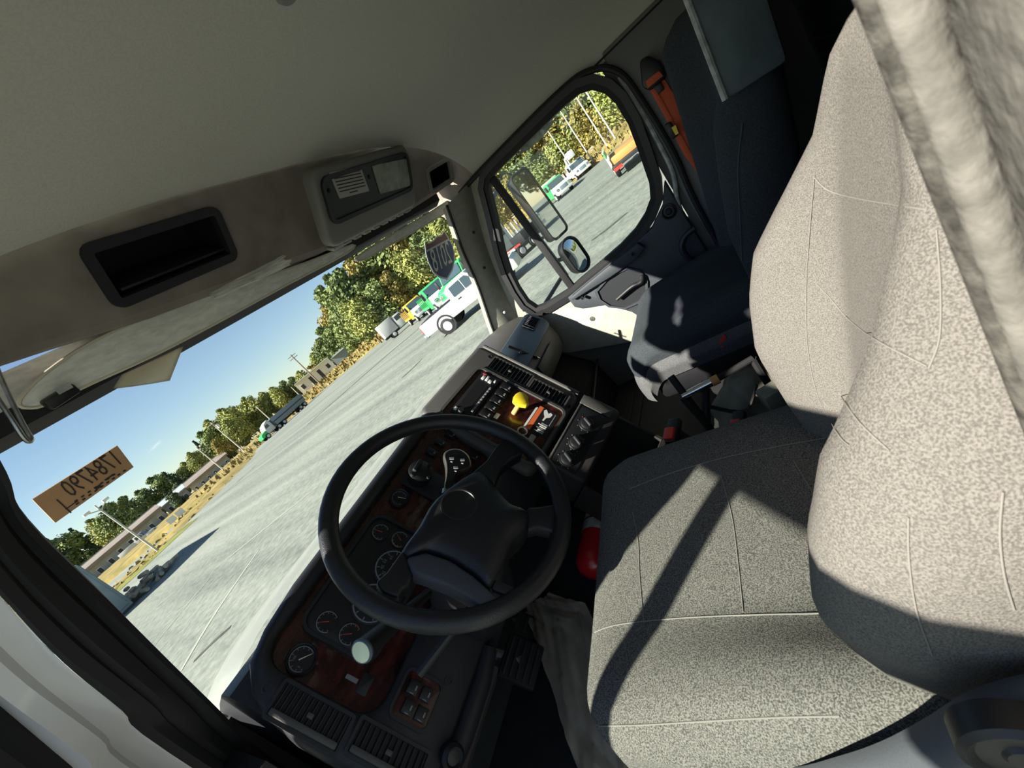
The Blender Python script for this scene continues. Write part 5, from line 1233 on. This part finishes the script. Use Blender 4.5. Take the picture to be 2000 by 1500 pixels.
# ---- grey container and log pile on the left
ct = thing('storage_container', 'grey steel storage container at the left edge of the windshield view', 'container')
part(ct, 'container_body', MB().bb((.9, 27.2, GZ+.1), (3.5, 34.5, GZ+2.95), .05), 'container_grey')
for k in range(12): part(ct, 'side_rib', MB().bb((3.5, 27.5+.58*k, GZ+.25), (3.56, 27.75+.58*k, GZ+2.8)), 'container_grey')
for k in range(2): part(ct, 'end_door', MB().bb((1.0+1.25*k, 27.13, GZ+.25), (2.15+1.25*k, 27.21, GZ+2.8), .02), 'container_grey')
part(ct, 'door_bar', MB().bb((2.2, 27.08, GZ+.3), (2.26, 27.14, GZ+2.75)), 'far_dark'); part(ct, 'skid', MB().bb((.95, 27.2, GZ), (3.45, 34.5, GZ+.12)), 'far_dark'); fin(ct)
rnd = random.Random(4)
for k in range(22):
    x = rnd.uniform(3.7, 5.6); y = rnd.uniform(27.5, 33); z = GZ+.12+rnd.uniform(0, .6)*(1-abs(x-4.6)/1.2); a = rnd.uniform(-.5, .5)+1.2; L_2 = rnd.uniform(1.2, 2.6)
    d = V((math.cos(a), math.sin(a), rnd.uniform(-.08, .08)))*L_2/2; p = V((x, y, z))
    single('log', MB().tube([p-d, p, p+d], [.10, .11, .09], 7), 'log', 'brown log in the pile beside the grey container', 'log', 'logs beside the container')
# ---- vehicles (built facing +x, then placed)
def veh(name, label, px, dist, heading, cat='truck'):
    d = ray(*px); az = math.atan2(d.x, d.y); t = thing(name, label, cat); t.location = (dist*math.sin(az), dist*math.cos(az), 0); t.rotation_euler.z = heading; return t
def wheels(t, xs, W, r=.42, w_=.28, dual=False):
    for x in xs:
        for s in (-1, 1):
            y = s*(W/2-w_/2); o = part(t, 'wheel', MB().lathe((x, y-w_/2, r), (0, 1, 0), [(r*.6, 0), (r*.95, .02), (r, .06), (r, w_-.06), (r*.95, w_-.02), (r*.6, w_)], 18), 'veh_black')
            part(o, 'hub', MB().lathe((x, y+s*(w_/2-.02), r), (0, s, 0), [(r*.62, 0), (r*.58, .03), (r*.2, .05), (0, .05)], 14), 'veh_white')
def slab(t, nm, prof, W, m, bev=.05, lab=None):
    return part(t, nm, MB().prism([(x, -W/2, z) for x, z in prof], (0, W, 0), bev), m, lab)
def side_win(t, prof, W, m='veh_glass'):
    for s in (-1, 1): part(t, 'side_window', MB().prism([(x, s*(W/2-.01), z) for x, z in prof], (0, s*.03, 0)), m)
def work_truck(name, label, px, dist, heading, cabm, hoodm, bed, bedm, L=7.5, W=2.3, r=.45):
    t = veh(name, label, px, dist, heading)
    part(t, 'chassis', MB().bb((-L/2, -.45, r), (L/2-.3, .45, r+.25)), 'veh_black')
    slab(t, 'hood', [(L/2, r+.1), (L/2+.02, 1.25), (L/2-.25, 1.42), (L/2-1.5, 1.55), (L/2-1.5, r+.1)], W*.9, hoodm)
    slab(t, 'cab', [(L/2-1.4, r+.1), (L/2-1.4, 1.5), (L/2-1.85, 2.25), (L/2-2.1, 2.38), (L/2-3.1, 2.38), (L/2-3.15, r+.1)], W*.95, cabm)
    part(t, 'windshield', MB().prism([(L/2-1.40, -W*.42, 1.56), (L/2-1.40, W*.42, 1.56), (L/2-1.80, W*.40, 2.22), (L/2-1.80, -W*.40, 2.22)], (.05, 0, .03)), 'veh_glass')
    side_win(t, [(L/2-1.6, 1.55), (L/2-1.95, 2.18), (L/2-2.9, 2.18), (L/2-2.9, 1.55)], W*.95)
    part(t, 'grille', MB().bb((L/2, -.5, r+.3), (L/2+.05, .5, 1.2), .02), 'veh_grey'); part(t, 'bumper', MB().bb((L/2-.05, -W*.47, r), (L/2+.2, W*.47, r+.28), .04), 'veh_white')
    for s in (-1, 1): part(t, 'headlamp', MB().bb((L/2+.0, s*.86-.16, r+.45), (L/2+.06, s*.86+.16, r+.7), .03), 'mirror'); part(t, 'side_mirror', MB().bb((L/2-1.45, s*(W/2+.2)-.1, 1.5), (L/2-1.35, s*(W/2+.2)+.1, 2.1), .03), 'veh_black')
    if bed == 'box': part(t, 'box_body', MB().bb((-L/2, -W/2, r+.3), (L/2-3.3, W/2, 2.6), .05), bedm)
    if bed == 'flat':
        part(t, 'flatbed', MB().bb((-L/2, -W/2, r+.3), (L/2-3.3, W/2, r+.5), .03), bedm)
        for k in range(6): part(t, 'stake', MB().bb((-L/2+.1+k*.75, W/2-.08, r+.5), (-L/2+.18+k*.75, W/2, 1.9)), bedm); part(t, 'stake', MB().bb((-L/2+.1+k*.75, -W/2, r+.5), (-L/2+.18+k*.75, -W/2+.08, 1.9)), bedm)
    if bed == 'utility':
        for s in (-1, 1): part(t, 'side_cabinet', MB().bb((-L/2, s*W/2-(.45 if s > 0 else 0), r+.3), (L/2-3.3, s*W/2+(0 if s > 0 else .45), 1.75), .03), bedm)
        part(t, 'bed_floor', MB().bb((-L/2, -W/2+.4, r+.3), (L/2-3.3, W/2-.4, r+.45)), bedm)
    wheels(t, (L/2-1.0, -L/2+1.3), W, r); return t
def facing(px, deg=0): d = ray(*px); return math.atan2(-d.y, -d.x)+math.radians(deg)
work_truck('work_truck', 'green and white work truck facing us behind the white pickup', (858, 588), 39, facing((858, 588), 12), 'veh_green', 'veh_white', 'flat', 'veh_green', L=6.5, W=2.2)
work_truck('work_truck', 'yellow and white work truck parked left of the green and white one', (818, 614), 52, facing((818, 614), 14), 'veh_yellow', 'veh_white', 'flat', 'veh_yellow', L=6.5, W=2.2)
t = work_truck('box_truck', 'small white box truck parked left of the yellow truck', (786, 640), 60, facing((786, 640), 100), 'veh_white', 'veh_white', 'box', 'veh_white', L=5.5, W=2.0)
work_truck('work_truck', 'large green truck partly hidden by the windshield pillar', (925, 545), 35, facing((925, 545), -28), 'veh_green', 'veh_green', 'flat', 'veh_grey', L=8, W=2.4)
t = work_truck('work_truck', 'green and white truck by the tall side mirror', (1092, 388), 58, facing((1092, 388), 20), 'veh_green', 'veh_white', 'box', 'veh_white', L=7, W=2.4)
t = work_truck('bucket_truck', 'tall white bucket truck seen through the passenger window', (1132, 348), 72, facing((1132, 348), 16), 'veh_white', 'veh_white', 'utility', 'veh_white', L=8, W=2.5)
part(t, 'boom_lower', MB().tube([(-1.5, 0, 2.2), (-1.0, 0, 3.4), (2.2, 0, 3.5)], .22, 8), 'veh_white'); part(t, 'boom_bucket', MB().bb((2.0, -.5, 2.9), (2.9, .5, 3.9), .08), 'veh_white'); part(t, 'boom_base', MB().bb((-2.1, -.5, 1.4), (-1.1, .5, 2.5), .05), 'veh_white')
t = veh('flatbed_truck', 'green flatbed truck with an orange load at the right edge of the passenger window', (1246, 330), 29, math.radians(10))
part(t, 'bed', MB().bb((-3, -1.1, .55), (3, 1.1, .75), .03), 'veh_black'); part(t, 'load', MB().bb((-2.8, -1.0, .75), (2.6, 1.0, 1.15), .05), 'veh_orange', 'orange load')
for s in (-1, 1): part(t, 'side_rail', MB().bb((-3, s*1.08-.03, 1.3), (3, s*1.08+.03, 1.62), .01), 'veh_green', 'green side board'); part(t, 'tail_lamp', MB().bb((-3.05, s*.8-.25, .45), (-2.95, s*.8+.25, .62)), 'veh_red')
for k in range(6):
    for s in (-1, 1): part(t, 'stake', MB().bb((-2.95+1.17*k, s*1.08-.04, .7), (-2.87+1.17*k, s*1.08+.04, 1.65)), 'veh_white')
part(t, 'ramp', MB().bb((1.0, 1.1, .30), (2.2, 1.2, .50), .02), 'veh_red'); wheels(t, (-1.6, 1.9), 2.2, .4)
t = veh('equipment_trailer', 'black equipment trailer seen through the passenger vent window', (1022, 500), 27, math.radians(150), 'trailer')
part(t, 'deck', MB().bb((-2.5, -1, .5), (2.5, 1, .62), .02), 'veh_black'); part(t, 'engine_box', MB().bb((-1.8, -.7, .62), (-.3, .7, 1.2), .05), 'veh_black', 'black engine box'); part(t, 'tongue', MB().tube([(2.4, 0, .5), (3.8, 0, .45)], .07, 6), 'veh_black')
for k in range(5): part(t, 'rail', MB().bb((.2+.5*k, -.9, .62), (.3+.5*k, .9, .75)), 'veh_white' if k % 2 else 'veh_red')
wheels(t, (-.6, .5), 2.1, .34, .22)
t = work_truck('work_truck', 'white vehicle behind the black trailer in the passenger vent window', (996, 492), 33, math.radians(160), 'veh_white', 'veh_white', 'flat', 'veh_white', L=6, W=2)
# white pickup
hd_ = math.atan2(-.95, .30)
t = veh('pickup_truck', 'white pickup truck on the gravel beside the right windshield pillar', (908, 620), 19.0, hd_, 'pickup'); t.location = (16.6, 11.2, 0)
L, W = 5.4, 1.95
slab(t, 'lower_body', [(-2.7, .50), (-2.7, 1.12), (-.75, 1.14), (1.1, 1.10), (2.5, 1.0), (2.65, .85), (2.65, .45)], W, 'veh_white', .06)
slab(t, 'cab', [(-.72, 1.08), (-.62, 1.68), (-.4, 1.76), (.55, 1.76), (1.25, 1.08)], W*.92, 'veh_white', .06)
side_win(t, [(-.45, 1.16), (-.42, 1.62), (.15, 1.64), (.15, 1.16)], W*.93); side_win(t, [(.22, 1.16), (.22, 1.64), (.5, 1.64), (.95, 1.16)], W*.93)
part(t, 'rear_window', MB().prism([(-.70, -.75, 1.2), (-.70, .75, 1.2), (-.62, .70, 1.62), (-.62, -.70, 1.62)], (-.03, 0, 0)), 'veh_glass')
part(t, 'windshield', MB().prism([(1.22, -.8, 1.15), (1.22, .8, 1.15), (.62, .72, 1.68), (.62, -.72, 1.68)], (.03, 0, .03)), 'veh_glass')
part(t, 'bed_well', MB().bb((-2.6, -.8, 1.08), (-.8, .8, 1.15)), 'veh_black'); part(t, 'rear_bumper', MB().bb((-2.85, -.92, .45), (-2.65, .92, .65), .03), 'dull_metal')
for s in (-1, 1):
    part(t, 'tail_lamp', MB().bb((-2.74, s*.86-.08, .72), (-2.68, s*.86+.08, 1.05), .01), 'veh_red'); part(t, 'door_handle', MB().bb((-.35, s*(W/2), .98), (-.18, s*(W/2)+s*.03, 1.02)), 'veh_black')
    part(t, 'wheel_arch', MB().lathe((-1.55, s*(W/2-.005), .45), (0, s, 0), [(.47, -.02), (.47, .008), (.38, .010), (.38, -.02)], 20, False), 'veh_black')
    part(t, 'wheel_arch', MB().lathe((1.65, s*(W/2-.005), .45), (0, s, 0), [(.47, -.02), (.47, .008), (.38, .010), (.38, -.02)], 20, False), 'veh_black')
wheels(t, (-1.55, 1.65), W+.04, .37, .25)
# grey dump trailer with green and white tractor
t = veh('dump_truck', 'grey dump trailer with a green and white tractor across the lot', (560, 822), 97, math.radians(176))
slab(t, 'dump_body', [(-5.5, 1.0), (-5.6, 2.75), (2.6, 2.75), (2.2, 1.0)], 2.4, 'veh_grey', .05, 'grey dump body')
part(t, 'body_rail', MB().bb((-5.5, 1.18, 1.75), (2.4, 1.26, 1.95)), 'far_dark'); part(t, 'body_rail', MB().bb((-5.5, -1.26, 1.75), (2.4, -1.18, 1.95)), 'far_dark')
part(t, 'frame', MB().bb((-5.4, -.5, .6), (5.6, .5, .95)), 'veh_black')
slab(t, 'cab', [(2.9, .7), (2.9, 2.9), (3.2, 3.0), (4.2, 2.6), (4.6, 1.7), (4.6, .7)], 2.3, 'veh_white', .06); slab(t, 'hood', [(4.5, .7), (4.5, 1.65), (5.7, 1.4), (6.0, 1.1), (6.0, .6)], 2.1, 'veh_green', .06)
side_win(t, [(3.5, 1.75), (3.5, 2.4), (4.1, 2.35), (4.4, 1.75)], 2.32); wheels(t, (5.0, 2.2, .9, -3.6, -4.7), 2.4, .5, .35)
# white truck parked in front of the long building, and a pickup behind us seen in the mirror
work_truck('work_truck', 'small white truck parked in front of the long low building', (275, 1062), 112, facing((275, 1062), 70), 'veh_white', 'veh_white', 'utility', 'veh_white', L=6.5, W=2.1)
o = work_truck('work_truck', 'white truck with red rails parked behind us, seen in the tall side mirror', (1000, 600), 30, math.radians(60), 'veh_white', 'veh_white', 'flat', 'veh_red', L=6.5, W=2.1); o.location = (4.2, -30, 0)
